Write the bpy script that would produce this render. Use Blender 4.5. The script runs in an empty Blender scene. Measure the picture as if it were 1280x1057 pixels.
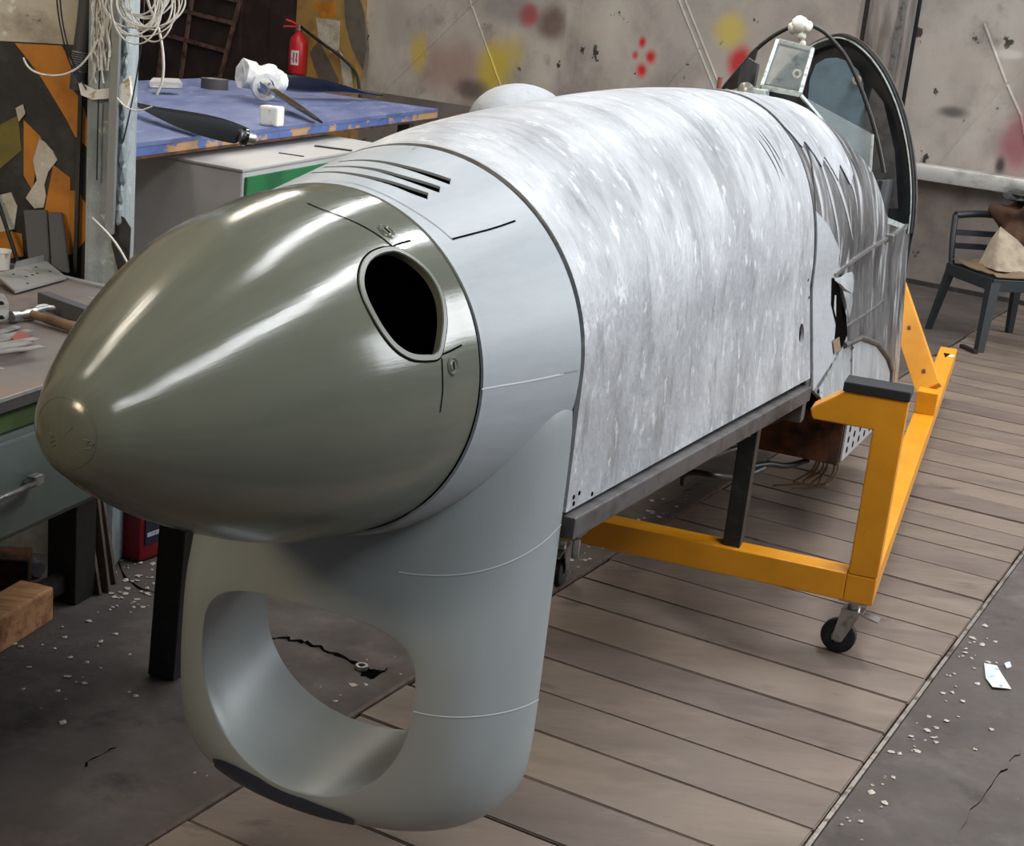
import bpy, bmesh, math, random
from mathutils import Vector, Matrix
from mathutils import noise as mnoise
random.seed(7)
SC = bpy.context.scene
COL = SC.collection
PI = math.pi

# ------------------------------------------------------------------ camera
CAM_H = 1.681
F_PX, PITCH, ROLL = 1845.15, 0.278194, 0.100882
_fw = Vector((0, math.cos(PITCH), -math.sin(PITCH)))
_r0 = Vector((1, 0, 0)); _u0 = _r0.cross(_fw)
_rt = math.cos(ROLL)*_r0 + math.sin(ROLL)*_u0
_up = -math.sin(ROLL)*_r0 + math.cos(ROLL)*_u0
cam = bpy.data.cameras.new('camera'); camo = bpy.data.objects.new('camera', cam); COL.objects.link(camo)
cam.lens = F_PX/1280*36; cam.sensor_width = 36; cam.sensor_fit = 'HORIZONTAL'; cam.clip_start = .05; cam.clip_end = 100
camo.matrix_world = Matrix(((_rt.x, _up.x, -_fw.x, 0), (_rt.y, _up.y, -_fw.y, 0), (_rt.z, _up.z, -_fw.z, CAM_H), (0, 0, 0, 1)))
SC.camera = camo

# ------------------------------------------------------------------ world, lights, exposure
w = bpy.data.worlds.new('world'); SC.world = w; w.use_nodes = True
bg = w.node_tree.nodes['Background']; bg.inputs['Color'].default_value = (.86, .93, 1, 1); bg.inputs['Strength'].default_value = .11
SC.view_settings.view_transform = 'Standard'; SC.view_settings.look = 'None'
SC.view_settings.exposure = 0; SC.view_settings.gamma = 1; SC.view_settings.use_curve_mapping = False

def area(name, loc, target, sx, sy, power, col):
    l = bpy.data.lights.new(name, 'AREA'); l.shape = 'RECTANGLE'; l.size = sx; l.size_y = sy; l.energy = power; l.color = col
    o = bpy.data.objects.new(name, l); COL.objects.link(o); o.location = loc
    o.rotation_euler = (Vector(target)-Vector(loc)).to_track_quat('-Z', 'Y').to_euler()
    return o
# rows of fluorescent tubes under the roof and the tall windows of the hall's right side
area('tube_row_right', (1.9, 3.0, 4.3), (1.9, 3.01, 0), .05, 9.0, 330, (.95, .98, 1))
area('tube_row_left', (-2.3, 7.5, 4.3), (-2.3, 7.51, 0), .22, 10.0, 200, (1, .91, .76))
area('window_right', (7.0, 5.5, 3.2), (1.0, 4.5, .6), 5.0, 2.4, 430, (.94, .97, 1))
area('tube_row_middle', (0.0, 6.5, 4.6), (0.0, 6.51, 0), .08, 7.0, 110, (.97, .98, 1))
area('warm_fill_left', (-2.6, -.6, 3.0), (-.4, 3.0, .7), .7, .7, 60, (1, .80, .52))  # added warm fill, unseen, from behind and left of the camera

# ------------------------------------------------------------------ helpers
def ray(q):
    return _rt*((q[0]-640)/F_PX) - _up*((q[1]-528.5)/F_PX) + _fw
CAMP = Vector((0, 0, CAM_H))
def onpl(q, n, p0):
    d = ray(q); n = Vector(n); return CAMP + d*(n.dot(Vector(p0)-CAMP)/n.dot(d))
def onz(q, h): return onpl(q, (0, 0, 1), (0, 0, h))
def ony(q, y): return onpl(q, (0, 1, 0), (0, y, 0))

# fuselage frame: s along the axis from the spinner tip, u to starboard, v up (units of K metres)
K = .82
T0 = Vector((-.706, 2.212, -.719))
PS, PT = .3916329, -.044
D = Vector((math.sin(PS)*math.cos(PT), math.cos(PS)*math.cos(PT), math.sin(PT)))
U = Vector((math.cos(PS), -math.sin(PS), 0)); V = U.cross(D)
def F(s, u, v): return (T0 + D*s + U*u + V*v)*K + Vector((0, 0, CAM_H))
def loc(P):
    q = (Vector(P)-Vector((0, 0, CAM_H)))/K - T0
    return q.dot(D), q.dot(U), q.dot(V)
def ons(q, s): return onpl(q, D, F(s, 0, 0))

def lerp(x, tab):
    if x <= tab[0][0]: return tab[0][1]
    for (a, fa), (b, fb) in zip(tab, tab[1:]):
        if x <= b:
            return fa + (fb-fa)*(x-a)/(b-a)
    return tab[-1][1]
def smooth_tab(tab, n=6):
    """Catmull-Rom resampling of a table so that lofts stay smooth"""
    out = []
    for i in range(len(tab)-1):
        p0 = tab[max(i-1, 0)]; p1 = tab[i]; p2 = tab[i+1]; p3 = tab[min(i+2, len(tab)-1)]
        m1 = (p2[1]-p0[1])/max(p2[0]-p0[0], 1e-9); m2 = (p3[1]-p1[1])/max(p3[0]-p1[0], 1e-9); h = p2[0]-p1[0]
        for k in range(n):
            t = k/n; t2 = t*t; t3 = t2*t
            out.append((p1[0]+h*t, (2*t3-3*t2+1)*p1[1]+(t3-2*t2+t)*h*m1+(-2*t3+3*t2)*p2[1]+(t3-t2)*h*m2))
    out.append(tab[-1]); return out

ROOTLOC = {}
def fin(o, label=None, cat=None, group=None, kind=None):
    if label: o['label'] = label
    if cat: o['category'] = cat
    if group: o['group'] = group
    if kind: o['kind'] = kind
    return o
def thing(name, label, cat, loc_=(0, 0, 0), rz=0, group=None):
    o = bpy.data.objects.new(name, None); COL.objects.link(o); o.location = loc_; o.rotation_euler = (0, 0, rz)
    o.empty_display_size = .1
    return fin(o, label, cat, group)
def obj(name, bm, mat, parent=None, smooth=None, world=True, kind=None, label=None):
    """link bm as one mesh object; world=True means its vertices are world coordinates"""
    if parent is not None and world:
        p = parent; off = Vector((0, 0, 0))
        while p is not None: off += Vector(p.location); p = p.parent
        bmesh.ops.translate(bm, verts=bm.verts, vec=-off)
    me = bpy.data.meshes.new(name); bm.normal_update(); bm.to_mesh(me); bm.free()
    if mat is not None: me.materials.append(mat)
    if smooth is not None:
        for p in me.polygons: p.use_smooth = True
        me.set_sharp_from_angle(angle=math.radians(smooth))
    o = bpy.data.objects.new(name, me); COL.objects.link(o)
    if parent is not None: o.parent = parent
    if kind: o['kind'] = kind
    if label: o['label'] = label
    return o
def dup(root, loc_, rz, label=None, parent=None):
    r = root.copy(); COL.objects.link(r); r.location = loc_; r.rotation_euler = (0, 0, rz)
    if parent is not None: r.parent = parent
    if label: r['label'] = label
    for ch in list(root.children):
        c = ch.copy(); COL.objects.link(c); c.parent = r
        for g in ch.children:
            e = g.copy(); COL.objects.link(e); e.parent = c
    return r
def B(): return bmesh.new()
def box(bm, c, size, rot=None, bev=0):
    M = Matrix.Translation(Vector(c)) @ (rot.to_4x4() if rot is not None else Matrix()) @ Matrix.Diagonal((size[0], size[1], size[2], 1))
    r = bmesh.ops.create_cube(bm, size=1, matrix=M)
    if bev:
        es = list({e for v in r['verts'] for e in v.link_edges})
        bmesh.ops.bevel(bm, geom=es, offset=bev, segments=2, affect='EDGES', profile=.6)
    return bm
def RZ(a): return Matrix.Rotation(a, 3, 'Z')
def frame(d, up=(0, 0, 1)):
    d = Vector(d).normalized(); x = d.cross(Vector(up))
    if x.length < 1e-4: x = d.cross(Vector((0, 1, 0)))
    x.normalize(); y = x.cross(d); return x, d, y
def bar(bm, a, b, w_, h_, up=(0, 0, 1), bev=0):
    a = Vector(a); b = Vector(b); x, d, y = frame(b-a, up)
    rot = Matrix((x, d, y)).transposed()
    return box(bm, (a+b)/2, (w_, (b-a).length, h_), rot, bev)
def tube(bm, pts, r, n=8, cap=True, closed=False):
    pts = [Vector(p) for p in pts]; rings = []; N = len(pts); prev = None
    for i, p in enumerate(pts):
        if closed: t = pts[(i+1) % N]-pts[i-1]
        else: t = pts[min(i+1, N-1)]-pts[max(i-1, 0)]
        if t.length < 1e-9: t = Vector((0, 0, 1))
        t.normalize()
        if prev is None: x = t.orthogonal().normalized()
        else:
            x = prev - t*prev.dot(t)
            x = x.normalized() if x.length > 1e-6 else t.orthogonal().normalized()
        prev = x; y = t.cross(x); rr = r[i] if isinstance(r, (list, tuple)) else r
        rings.append([bm.verts.new(p + (x*math.cos(2*PI*k/n) + y*math.sin(2*PI*k/n))*rr) for k in range(n)])
    for i in range(N if closed else N-1):
        A, C = rings[i], rings[(i+1) % N]
        for k in range(n): bm.faces.new((A[k], A[(k+1) % n], C[(k+1) % n], C[k]))
    if cap and not closed:
        bm.faces.new(list(reversed(rings[0]))); bm.faces.new(rings[-1])
    return bm
def cyl(bm, a, b, r, n=16, r2=None):
    return tube(bm, [a, b], [r, r if r2 is None else r2], n)
def lathe(bm, prof, o, ax, n=24, closed=False):
    """prof = [(r, h)]; revolved round axis ax through o"""
    o = Vector(o); x, d, y = frame(ax, (0, 0, 1) if abs(Vector(ax).normalized().z) < .9 else (0, 1, 0)); rings = []
    for r, h in prof:
        if r < 1e-6: rings.append([bm.verts.new(o+d*h)])
        else: rings.append([bm.verts.new(o+d*h+(x*math.cos(2*PI*k/n)+y*math.sin(2*PI*k/n))*r) for k in range(n)])
    prs = list(zip(rings, rings[1:])) + ([(rings[-1], rings[0])] if closed else [])
    for A, C in prs:
        for k in range(n):
            k2 = (k+1) % n
            if len(A) == 1 and len(C) == 1: continue
            if len(A) == 1: bm.faces.new((A[0], C[k2], C[k]))
            elif len(C) == 1: bm.faces.new((A[k], A[k2], C[0]))
            else: bm.faces.new((A[k], A[k2], C[k2], C[k]))
    bmesh.ops.recalc_face_normals(bm, faces=bm.faces)
    return bm
def prism(bm, pts, vec, bev=0):
    """polygon pts (3D, planar) extruded by vec"""
    vec = Vector(vec); lo = [bm.verts.new(Vector(p)) for p in pts]; hi = [bm.verts.new(Vector(p)+vec) for p in pts]; n = len(pts)
    fs = [bm.faces.new(list(reversed(lo))), bm.faces.new(hi)]
    for i in range(n): fs.append(bm.faces.new((lo[i], lo[(i+1) % n], hi[(i+1) % n], hi[i])))
    bmesh.ops.recalc_face_normals(bm, faces=fs)
    if bev: bmesh.ops.bevel(bm, geom=list({e for f in fs for e in f.edges}), offset=bev, segments=2, affect='EDGES')
    return bm
def loft(bm, rings, closed=True, uv=None):
    """rings of points -> quad surface; uv = same-shape list of (u, v)"""
    vs = [[bm.verts.new(Vector(p)) for p in r] for r in rings]
    lay = bm.loops.layers.uv.new('UVMap') if uv and not bm.loops.layers.uv else (bm.loops.layers.uv.active if uv else None)
    m = len(rings[0])
    for i in range(len(rings)-1):
        for k in range(m if closed else m-1):
            k2 = (k+1) % m
            try: f = bm.faces.new((vs[i][k], vs[i][k2], vs[i+1][k2], vs[i+1][k]))
            except ValueError: continue
            if lay:
                cc = [uv[i][k], uv[i][k2], uv[i+1][k2], uv[i+1][k]]
                if closed and k2 == 0:
                    cc[1] = (uv[i][k][0], 2*uv[i][k][1]-uv[i][k-1][1]); cc[2] = (uv[i+1][k][0], 2*uv[i+1][k][1]-uv[i+1][k-1][1])
                for lp, c in zip(f.loops, cc): lp[lay].uv = c
    return vs
def crom(pts, n=6, closed=True):
    out = []; N = len(pts); P = [Vector(p) for p in pts]
    for i in range(N if closed else N-1):
        if closed: a, b, c, d = P[i-1], P[i], P[(i+1) % N], P[(i+2) % N]
        else: a, b, c, d = P[max(i-1, 0)], P[i], P[i+1], P[min(i+2, N-1)]
        for k in range(n):
            t = k/n; out.append(.5*((2*b)+(c-a)*t+(2*a-5*b+4*c-d)*t*t+(3*b-a-3*c+d)*t**3))
    if not closed: out.append(P[-1])
    return out
def cut(o, bms):
    """boolean difference with the closed meshes in bms, applied to o's mesh"""
    cs = []
    for bm in bms:
        bmesh.ops.recalc_face_normals(bm, faces=bm.faces)
        me = bpy.data.meshes.new('tmp'); bm.to_mesh(me); bm.free()
        c = bpy.data.objects.new('tmp', me); COL.objects.link(c); cs.append(c)
        md = o.modifiers.new('b', 'BOOLEAN'); md.operation = 'DIFFERENCE'; md.object = c; md.solver = 'EXACT'
        if o.parent is not None:
            c.parent = o.parent; c.matrix_parent_inverse = Matrix.Translation(-Vector(o.parent.location)) if o.parent.parent is None else Matrix()
    bpy.context.view_layer.update()
    dg = bpy.context.evaluated_depsgraph_get()
    me = bpy.data.meshes.new_from_object(o.evaluated_get(dg)); old = o.data; o.modifiers.clear(); o.data = me; bpy.data.meshes.remove(old)
    for c in cs:
        m = c.data; bpy.data.objects.remove(c); bpy.data.meshes.remove(m)

# ------------------------------------------------------------------ materials
def hexc(r, g, b):
    f = lambda c: ((c/255+.055)/1.055)**2.4 if c/255 > .04045 else c/255/12.92
    return (f(r), f(g), f(b), 1)
def mat(name, col, rough=.6, metal=0, layers=(), bump=0, bscale=20, bstretch=(1, 1, 1), coords='Object', rvar=0, coat=0, alpha=1, trans=0):
    """layers = (colour, scale, lo, hi, stretch, detail, seed[, strength]) mixed over col by noise thresholds"""
    m = bpy.data.materials.new(name); m.use_nodes = True; nt = m.node_tree; N = nt.nodes; L = nt.links
    b = N['Principled BSDF']; b.inputs['Roughness'].default_value = rough; b.inputs['Metallic'].default_value = metal
    b.inputs['Base Color'].default_value = col
    if coat: b.inputs['Coat Weight'].default_value = coat; b.inputs['Coat Roughness'].default_value = .12
    if trans: b.inputs['Transmission Weight'].default_value = trans
    if alpha < 1: b.inputs['Alpha'].default_value = alpha
    if name in ('seam_shadow_gap', 'dark_interior', 'drilled_hole_dark'): b.inputs['Specular IOR Level'].default_value = 0
    tc = N.new('ShaderNodeTexCoord'); src = tc.outputs[coords]
    def nz(scale, stretch, detail, seed):
        mp = N.new('ShaderNodeMapping'); mp.inputs['Scale'].default_value = stretch; mp.inputs['Location'].default_value = (seed*3.7, seed*1.3, seed*2.1)
        L.new(src, mp.inputs['Vector']); n = N.new('ShaderNodeTexNoise'); n.inputs['Scale'].default_value = scale; n.inputs['Detail'].default_value = detail
        n.inputs['Roughness'].default_value = .62; L.new(mp.outputs[0], n.inputs['Vector']); return n.outputs['Fac']
    prev = None
    for ly in layers:
        c, sc_, lo, hi, st, det, seed = ly[:7]; amt = ly[7] if len(ly) > 7 else 1
        mr = N.new('ShaderNodeMapRange'); mr.inputs['From Min'].default_value = lo; mr.inputs['From Max'].default_value = hi; mr.inputs['To Max'].default_value = amt
        L.new(nz(sc_, st, det, seed), mr.inputs['Value'])
        mx = N.new('ShaderNodeMix'); mx.data_type = 'RGBA'; L.new(mr.outputs[0], mx.inputs['Factor'])
        if prev is None: mx.inputs['A'].default_value = col
        else: L.new(prev, mx.inputs['A'])
        mx.inputs['B'].default_value = c; prev = mx.outputs['Result']
    if prev is not None: L.new(prev, b.inputs['Base Color'])
    if rvar:
        mr = N.new('ShaderNodeMapRange'); mr.inputs['To Min'].default_value = max(rough-rvar, .03); mr.inputs['To Max'].default_value = min(rough+rvar, 1)
        mr.inputs['From Min'].default_value = .3; mr.inputs['From Max'].default_value = .7
        L.new(nz(bscale*.6, bstretch, 3, 9), mr.inputs['Value']); L.new(mr.outputs[0], b.inputs['Roughness'])
    if bump:
        bp = N.new('ShaderNodeBump'); bp.inputs['Strength'].default_value = bump; bp.inputs['Distance'].default_value = .01
        L.new(nz(bscale, bstretch, 5, 5), bp.inputs['Height']); L.new(bp.outputs[0], b.inputs['Normal'])
    m['nodes_prev'] = 1
    return m
def add_blobs(m, blobs, soft=.5):
    """spray-paint patches: (centre xyz in object space, radii, colour, strength)"""
    nt = m.node_tree; N = nt.nodes; L = nt.links; b = N['Principled BSDF']; tc = N.new('ShaderNodeTexCoord')
    wn = N.new('ShaderNodeTexNoise'); wn.inputs['Scale'].default_value = 3.5; wn.inputs['Detail'].default_value = 4; L.new(tc.outputs['Object'], wn.inputs['Vector'])
    prev = b.inputs['Base Color'].links[0].from_socket
    for c, rad, colr, amt in blobs:
        mp = N.new('ShaderNodeMapping'); mp.vector_type = 'POINT'
        mp.inputs['Scale'].default_value = [1/r for r in rad]; mp.inputs['Location'].default_value = [-x/r for x, r in zip(c, rad)]
        L.new(tc.outputs['Object'], mp.inputs['Vector'])
        ln = N.new('ShaderNodeVectorMath'); ln.operation = 'LENGTH'; L.new(mp.outputs[0], ln.inputs[0])
        ad = N.new('ShaderNodeMath'); ad.operation = 'MULTIPLY_ADD'; ad.inputs[1].default_value = .7; L.new(wn.outputs['Fac'], ad.inputs[0]); L.new(ln.outputs['Value'], ad.inputs[2])
        mr = N.new('ShaderNodeMapRange'); mr.interpolation_type = 'SMOOTHSTEP'; mr.inputs['From Min'].default_value = 1.35+.0; mr.inputs['From Max'].default_value = 1.35-soft
        mr.inputs['To Min'].default_value = 0; mr.inputs['To Max'].default_value = amt; L.new(ad.outputs[0], mr.inputs['Value'])
        mx = N.new('ShaderNodeMix'); mx.data_type = 'RGBA'; L.new(mr.outputs[0], mx.inputs['Factor']); L.new(prev, mx.inputs['A']); mx.inputs['B'].default_value = colr; prev = mx.outputs['Result']
    L.new(prev, b.inputs['Base Color'])
    return m

M = {}
M['olive'] = mat('olive_paint', hexc(93, 95, 84), .17, 0, [(hexc(88, 91, 80), 6, .4, .7, (1, 4, 1), 3, 1)], bump=.034, bscale=9, bstretch=(.5, 11, 1), coords='UV', rvar=.03)
M['olive_dark'] = mat('olive_paint_inside', hexc(60, 60, 50), .8)
M['grey_paint'] = mat('light_grey_paint', hexc(150, 156, 161), .5, 0, [(hexc(143, 149, 154), 5, .4, .7, (1, 5, 1), 3, 2)], bump=.05, bscale=40, bstretch=(1.5, 8, 1), coords='UV')
M['chin'] = mat('primer_grey_paint', hexc(138, 144, 146), .40, 0, [(hexc(129, 135, 136), 4, .4, .7, (1, 1, .4), 3, 3)], bump=.04, bscale=45, bstretch=(2, 2, .15), coords='Object')
M['line'] = mat('seam_shadow_gap', hexc(12, 12, 13), .9)
M['hairline'] = mat('faint_seam', hexc(120, 126, 130), .7)
M['pale_line'] = mat('pale_seam_line', hexc(196, 200, 202), .5)
M['rim'] = mat('olive_rim_paint', hexc(92, 95, 85), .42)
WHT = hexc(194, 196, 199)
M['cowl'] = mat('weathered_primer', hexc(161, 163, 167), .48, .12,
    [(hexc(136, 139, 145), 1.8, .44, .62, (1.2, 1, 1), 10, 1, .5), (WHT, 2.6, .48, .64, (1.3, .9, 1), 12, 2, .6), (hexc(122, 122, 124), 5, .53, .64, (2.0, .6, 1), 14, 3, .6),
     (hexc(206, 207, 206), 18, .58, .66, (1.4, .8, 1), 12, 4, .75), (hexc(106, 104, 104), 15, .60, .70, (2.8, .4, 1), 12, 5, .55), (hexc(104, 98, 92), 3.2, .64, .74, (1.5, .7, 1), 12, 6, .6)],
    bump=.45, bscale=30, bstretch=(1.5, .7, 1), coords='UV', rvar=.12)
M['skin'] = mat('stained_bare_metal', hexc(104, 104, 106), .42, .45,
    [(hexc(50, 47, 46), 4, .44, .62, (1.5, .7, 1), 8, 7, .85), (hexc(196, 199, 202), 4.5, .53, .64, (2.6, .45, 1), 8, 8, .8), (hexc(84, 80, 77), 12, .57, .68, (1.5, .7, 1), 7, 9, .5)],
    bump=.18, bscale=22, bstretch=(2, .6, 1), coords='UV', rvar=.12)
M['primer2'] = mat('dull_grey_primer', hexc(150, 153, 155), .55, .2, [(hexc(112, 113, 114), 8, .46, .66, (1, 1, .6), 8, 3, .8), (hexc(186, 188, 188), 14, .56, .7, (1, 1, .6), 7, 4, .7)], bump=.2, bscale=40)
M['primer'] = mat('chalky_primer', hexc(158, 161, 165), .6, .1, [(hexc(150, 152, 154), 14, .48, .66, (2, .7, 1), 8, 3, .8), (hexc(110, 108, 106), 30, .62, .72, (1, 1, 1), 6, 4, .6)], bump=.25, bscale=50)
M['rail'] = mat('dark_grey_steel', hexc(82, 80, 80), .5, .3, [(hexc(60, 57, 55), 18, .45, .65, (1, 1, 1), 6, 1)], bump=.1, bscale=60)
M['blacksteel'] = mat('black_painted_steel', hexc(30, 28, 27), .5, .1, [(hexc(50, 45, 42), 25, .55, .7, (1, 1, 1), 6, 2)], bump=.1, bscale=70)
M['rust'] = mat('rusty_steel', hexc(74, 48, 33), .75, .2, [(hexc(120, 72, 40), 6, .45, .65, (1, 1, 1), 8, 1), (hexc(36, 26, 22), 12, .5, .66, (1, 1, 1), 8, 2)], bump=.3, bscale=50)
M['orange'] = mat('orange_enamel', hexc(222, 148, 22), .38, 0, [(hexc(205, 132, 16), 5, .4, .7, (1, 1, 1), 4, 1), (hexc(150, 110, 50), 40, .70, .76, (1, 1, 1), 5, 3, .6)], bump=.04, bscale=60)
M['rubber'] = mat('black_rubber', hexc(22, 22, 23), .75, 0, bump=.1, bscale=80)
M['zinc'] = mat('zinc_plate', hexc(170, 170, 168), .32, .85, [(hexc(120, 118, 112), 22, .5, .68, (1, 1, 1), 6, 1)], bump=.05, bscale=60)
M['glass'] = mat('old_canopy_glass', hexc(205, 215, 212), .12, 0, [(hexc(160, 165, 165), 30, .55, .7, (1, 1, 1), 5, 1)], alpha=.09)
M['frame'] = mat('canopy_frame_primer', hexc(172, 180, 176), .5, .2, [(hexc(110, 116, 112), 30, .52, .66, (1, 1, 1), 6, 1)], bump=.15, bscale=80)
M['tape'] = mat('white_tape', hexc(232, 230, 220), .7, 0, bump=.4, bscale=60)
M['armour'] = mat('blue_grey_plate', hexc(96, 116, 126), .55, .1, [(hexc(80, 96, 106), 8, .45, .65, (1, 1, 1), 4, 1)], bump=.05, bscale=40)
M['dkgrey'] = mat('dark_cockpit_grey', hexc(52, 54, 58), .55, .2, [(hexc(78, 80, 84), 10, .5, .68, (1, 1, .3), 6, 1)], bump=.1, bscale=50)
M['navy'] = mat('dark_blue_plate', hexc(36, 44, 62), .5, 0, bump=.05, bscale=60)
M['concrete'] = mat('grimy_concrete', hexc(78, 70, 66), .8, 0,
    [(hexc(56, 50, 48), 1.4, .42, .66, (1, 1, 1), 8, 1, .8), (hexc(100, 92, 87), 5, .54, .70, (1, 1, 1), 8, 2, .6), (hexc(36, 32, 31), 4.5, .60, .72, (1, 1, 1), 8, 3, .8), (hexc(165, 156, 146), 16, .70, .735, (1, 1, 1), 6, 4, .7)], bump=.35, bscale=14, rvar=.15)
PL = [(119, 104, 93), (114, 100, 90), (122, 107, 95), (110, 96, 87)]
for i, c in enumerate(PL):
    M['plank%d' % i] = mat('worn_floor_plank', hexc(*c), .62, 0, [(hexc(c[0]-24, c[1]-22, c[2]-20), 3.2, .44, .66, (.7, 1.8, 1), 8, 1+i, .7), (hexc(70, 60, 55), 5, .62, .72, (.8, 1.8, 1), 7, 5+i, .7), (hexc(136, 122, 110), 5, .56, .72, (.7, 1.8, 1), 7, 8+i, .5)], bump=.18, bscale=20, bstretch=(.35, 4, 1), rvar=.1)
M['seamstrip'] = mat('steel_edge_strip', hexc(158, 150, 142), .45, .6, [(hexc(90, 76, 66), 20, .5, .65, (1, 1, 1), 6, 1)], bump=.1, bscale=50)
M['wall'] = mat('bare_wall_sheet', hexc(182, 174, 167), .5, .1,
    [(hexc(150, 141, 135), 1.6, .42, .62, (1, 1, 1), 6, 1, .9), (hexc(206, 198, 188), 1.1, .5, .68, (1, 1, .7), 6, 2, .8), (hexc(104, 96, 92), 2.4, .58, .72, (1, 1, 1), 7, 6, .7), (hexc(46, 39, 36), 5.5, .645, .665, (1, 1, .8), 7, 4, .95), (hexc(200, 194, 186), 11, .70, .73, (1, 1, 1), 6, 5, .7)], bump=.2, bscale=9, rvar=.1)
M['walllow'] = mat('dark_lower_wall', hexc(122, 113, 108), .6, 0, [(hexc(98, 90, 86), 2.5, .44, .64, (1, 1, 1), 7, 1), (hexc(56, 50, 48), 6, .64, .67, (1, 1, 1), 7, 2)], bump=.1, bscale=12)
M['wallpil'] = mat('grey_wall_pillar', hexc(168, 160, 155), .5, .2, [(hexc(105, 97, 94), 3, .45, .65, (2, 2, .3), 6, 1), (hexc(190, 185, 180), 14, .66, .72, (1, 1, 1), 6, 2)], bump=.1, bscale=20)
M['polished'] = mat('polished_rail', hexc(214, 214, 213), .32, .45, [(hexc(140, 138, 136), 6, .45, .65, (.3, 1, 1), 5, 1)], bump=.03, bscale=30)
M['maroon'] = mat('dark_maroon_door', hexc(46, 32, 31), .65, 0, [(hexc(62, 48, 45), 4, .45, .65, (1, 1, 1), 6, 1)], bump=.1, bscale=20)
M['lattice'] = mat('rusty_lattice', hexc(120, 90, 80), .7, .1, [(hexc(60, 42, 38), 14, .45, .65, (1, 1, 1), 6, 1)], bump=.1, bscale=40)
M['sorange'] = mat('ochre_stripe_paint', hexc(192, 122, 36), .6, 0, [(hexc(160, 98, 30), 7, .48, .66, (1, 1, 1), 6, 1), (hexc(80, 60, 40), 16, .66, .7, (1, 1, 1), 7, 2)], bump=.1, bscale=30)
M['solive'] = mat('olive_stripe_paint', hexc(116, 104, 42), .6, 0, [(hexc(90, 82, 36), 7, .45, .66, (1, 1, 1), 6, 1)], bump=.1, bscale=30)
M['sblack'] = mat('black_stripe_paint', hexc(38, 37, 36), .6, 0, [(hexc(58, 57, 55), 9, .5, .66, (1, 1, 1), 6, 1), (hexc(150, 146, 136), 20, .72, .74, (1, 1, 1), 6, 2)], bump=.15, bscale=30)
M['stan'] = mat('faded_ochre_paint', hexc(166, 132, 70), .6, 0, [(hexc(140, 112, 66), 7, .45, .66, (1, 1, 1), 6, 1)], bump=.1, bscale=30)
M['sgrey'] = mat('faded_grey_stripe', hexc(104, 96, 86), .6, 0, [(hexc(84, 78, 70), 7, .45, .66, (1, 1, 1), 6, 1)], bump=.1, bscale=30)
M['plaster'] = mat('old_cream_plaster', hexc(196, 188, 172), .8, 0, [(hexc(160, 150, 134), 6, .48, .64, (1, 1, 1), 8, 1), (hexc(90, 82, 72), 12, .66, .72, (1, 1, 1), 7, 2), (hexc(226, 222, 212), 18, .6, .68, (1, 1, 1), 7, 3)], bump=.5, bscale=22)
M['greypl'] = mat('flaking_grey_plaster', hexc(158, 166, 168), .7, 0, [(hexc(118, 128, 132), 5, .45, .64, (1.5, 1.5, .5), 8, 1), (hexc(70, 70, 68), 9, .60, .66, (1.2, 1.2, .5), 7, 2), (hexc(206, 210, 208), 15, .62, .70, (1, 1, 1), 7, 3)], bump=.5, bscale=24)
M['whitecable'] = mat('white_cable_jacket', hexc(205, 202, 194), .5)
M['blackcable'] = mat('black_cable_jacket', hexc(28, 27, 27), .5)
M['conduit'] = mat('grey_conduit', hexc(140, 142, 142), .45, .3, bump=.05, bscale=40)
M['benchtop'] = mat('worn_bench_steel', hexc(116, 109, 105), .55, .1, [(hexc(98, 90, 88), 4, .45, .65, (1, 1, 1), 6, 1), (hexc(134, 112, 98), 3, .54, .70, (1, 1, 1), 6, 2), (hexc(172, 168, 164), 22, .66, .72, (1, 1, 1), 5, 3, .7)], bump=.1, bscale=30)
M['green'] = mat('green_drawer_paint', hexc(34, 112, 66), .5, 0, [(hexc(26, 92, 56), 6, .45, .65, (1, 1, 1), 5, 1)], bump=.05, bscale=30)
M['oldgreen'] = mat('dull_green_paint', hexc(62, 84, 46), .6, 0, [(hexc(46, 62, 36), 9, .45, .65, (1, 1, 1), 5, 1)], bump=.05, bscale=30)
M['teal'] = mat('grey_green_cabinet', hexc(98, 108, 104), .5, 0, [(hexc(84, 94, 90), 4, .45, .65, (1, 1, 1), 5, 1)], bump=.04, bscale=30)
M['cabgrey'] = mat('grey_cabinet_paint', hexc(186, 184, 184), .5, 0, [(hexc(172, 170, 170), 3, .42, .65, (1, 1, 1), 4, 1)], bump=.03, bscale=30)
M['cabtop'] = mat('white_cabinet_top', hexc(172, 170, 169), .5, 0, [(hexc(170, 168, 166), 7, .5, .68, (1, 1, 1), 5, 1)], bump=.04, bscale=30)
M['blue'] = mat('blue_painted_tabletop', hexc(100, 112, 152), .36, 0, [(hexc(78, 92, 138), 5, .45, .62, (2, .6, 1), 7, 1), (hexc(150, 158, 190), 9, .58, .70, (2.5, .6, 1), 8, 2, .7), (hexc(226, 226, 228), 30, .70, .73, (1, 1, 1), 5, 3, .8)], bump=.1, bscale=30)
M['blueedge'] = mat('chipped_blue_edge', hexc(82, 104, 156), .55, 0, [(hexc(172, 136, 98), 4.5, .50, .53, (1, 1, 2), 6, 1), (hexc(52, 72, 124), 10, .55, .66, (1, 1, 1), 5, 2, .6)], bump=.15, bscale=30)
M['gloss'] = mat('gloss_black', hexc(20, 21, 24), .16, 0, coat=.6)
M['wrap'] = mat('crumpled_white_wrap', hexc(222, 222, 220), .35, 0, [(hexc(190, 190, 190), 14, .5, .65, (1, 1, 1), 5, 1)], bump=.6, bscale=36)
M['darkroll'] = mat('dark_tape_roll', hexc(70, 66, 64), .6)
M['white'] = mat('chipped_white', hexc(226, 224, 216), .6, 0, [(hexc(176, 150, 110), 24, .6, .66, (1, 1, 1), 6, 1)], bump=.2, bscale=40)
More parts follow.
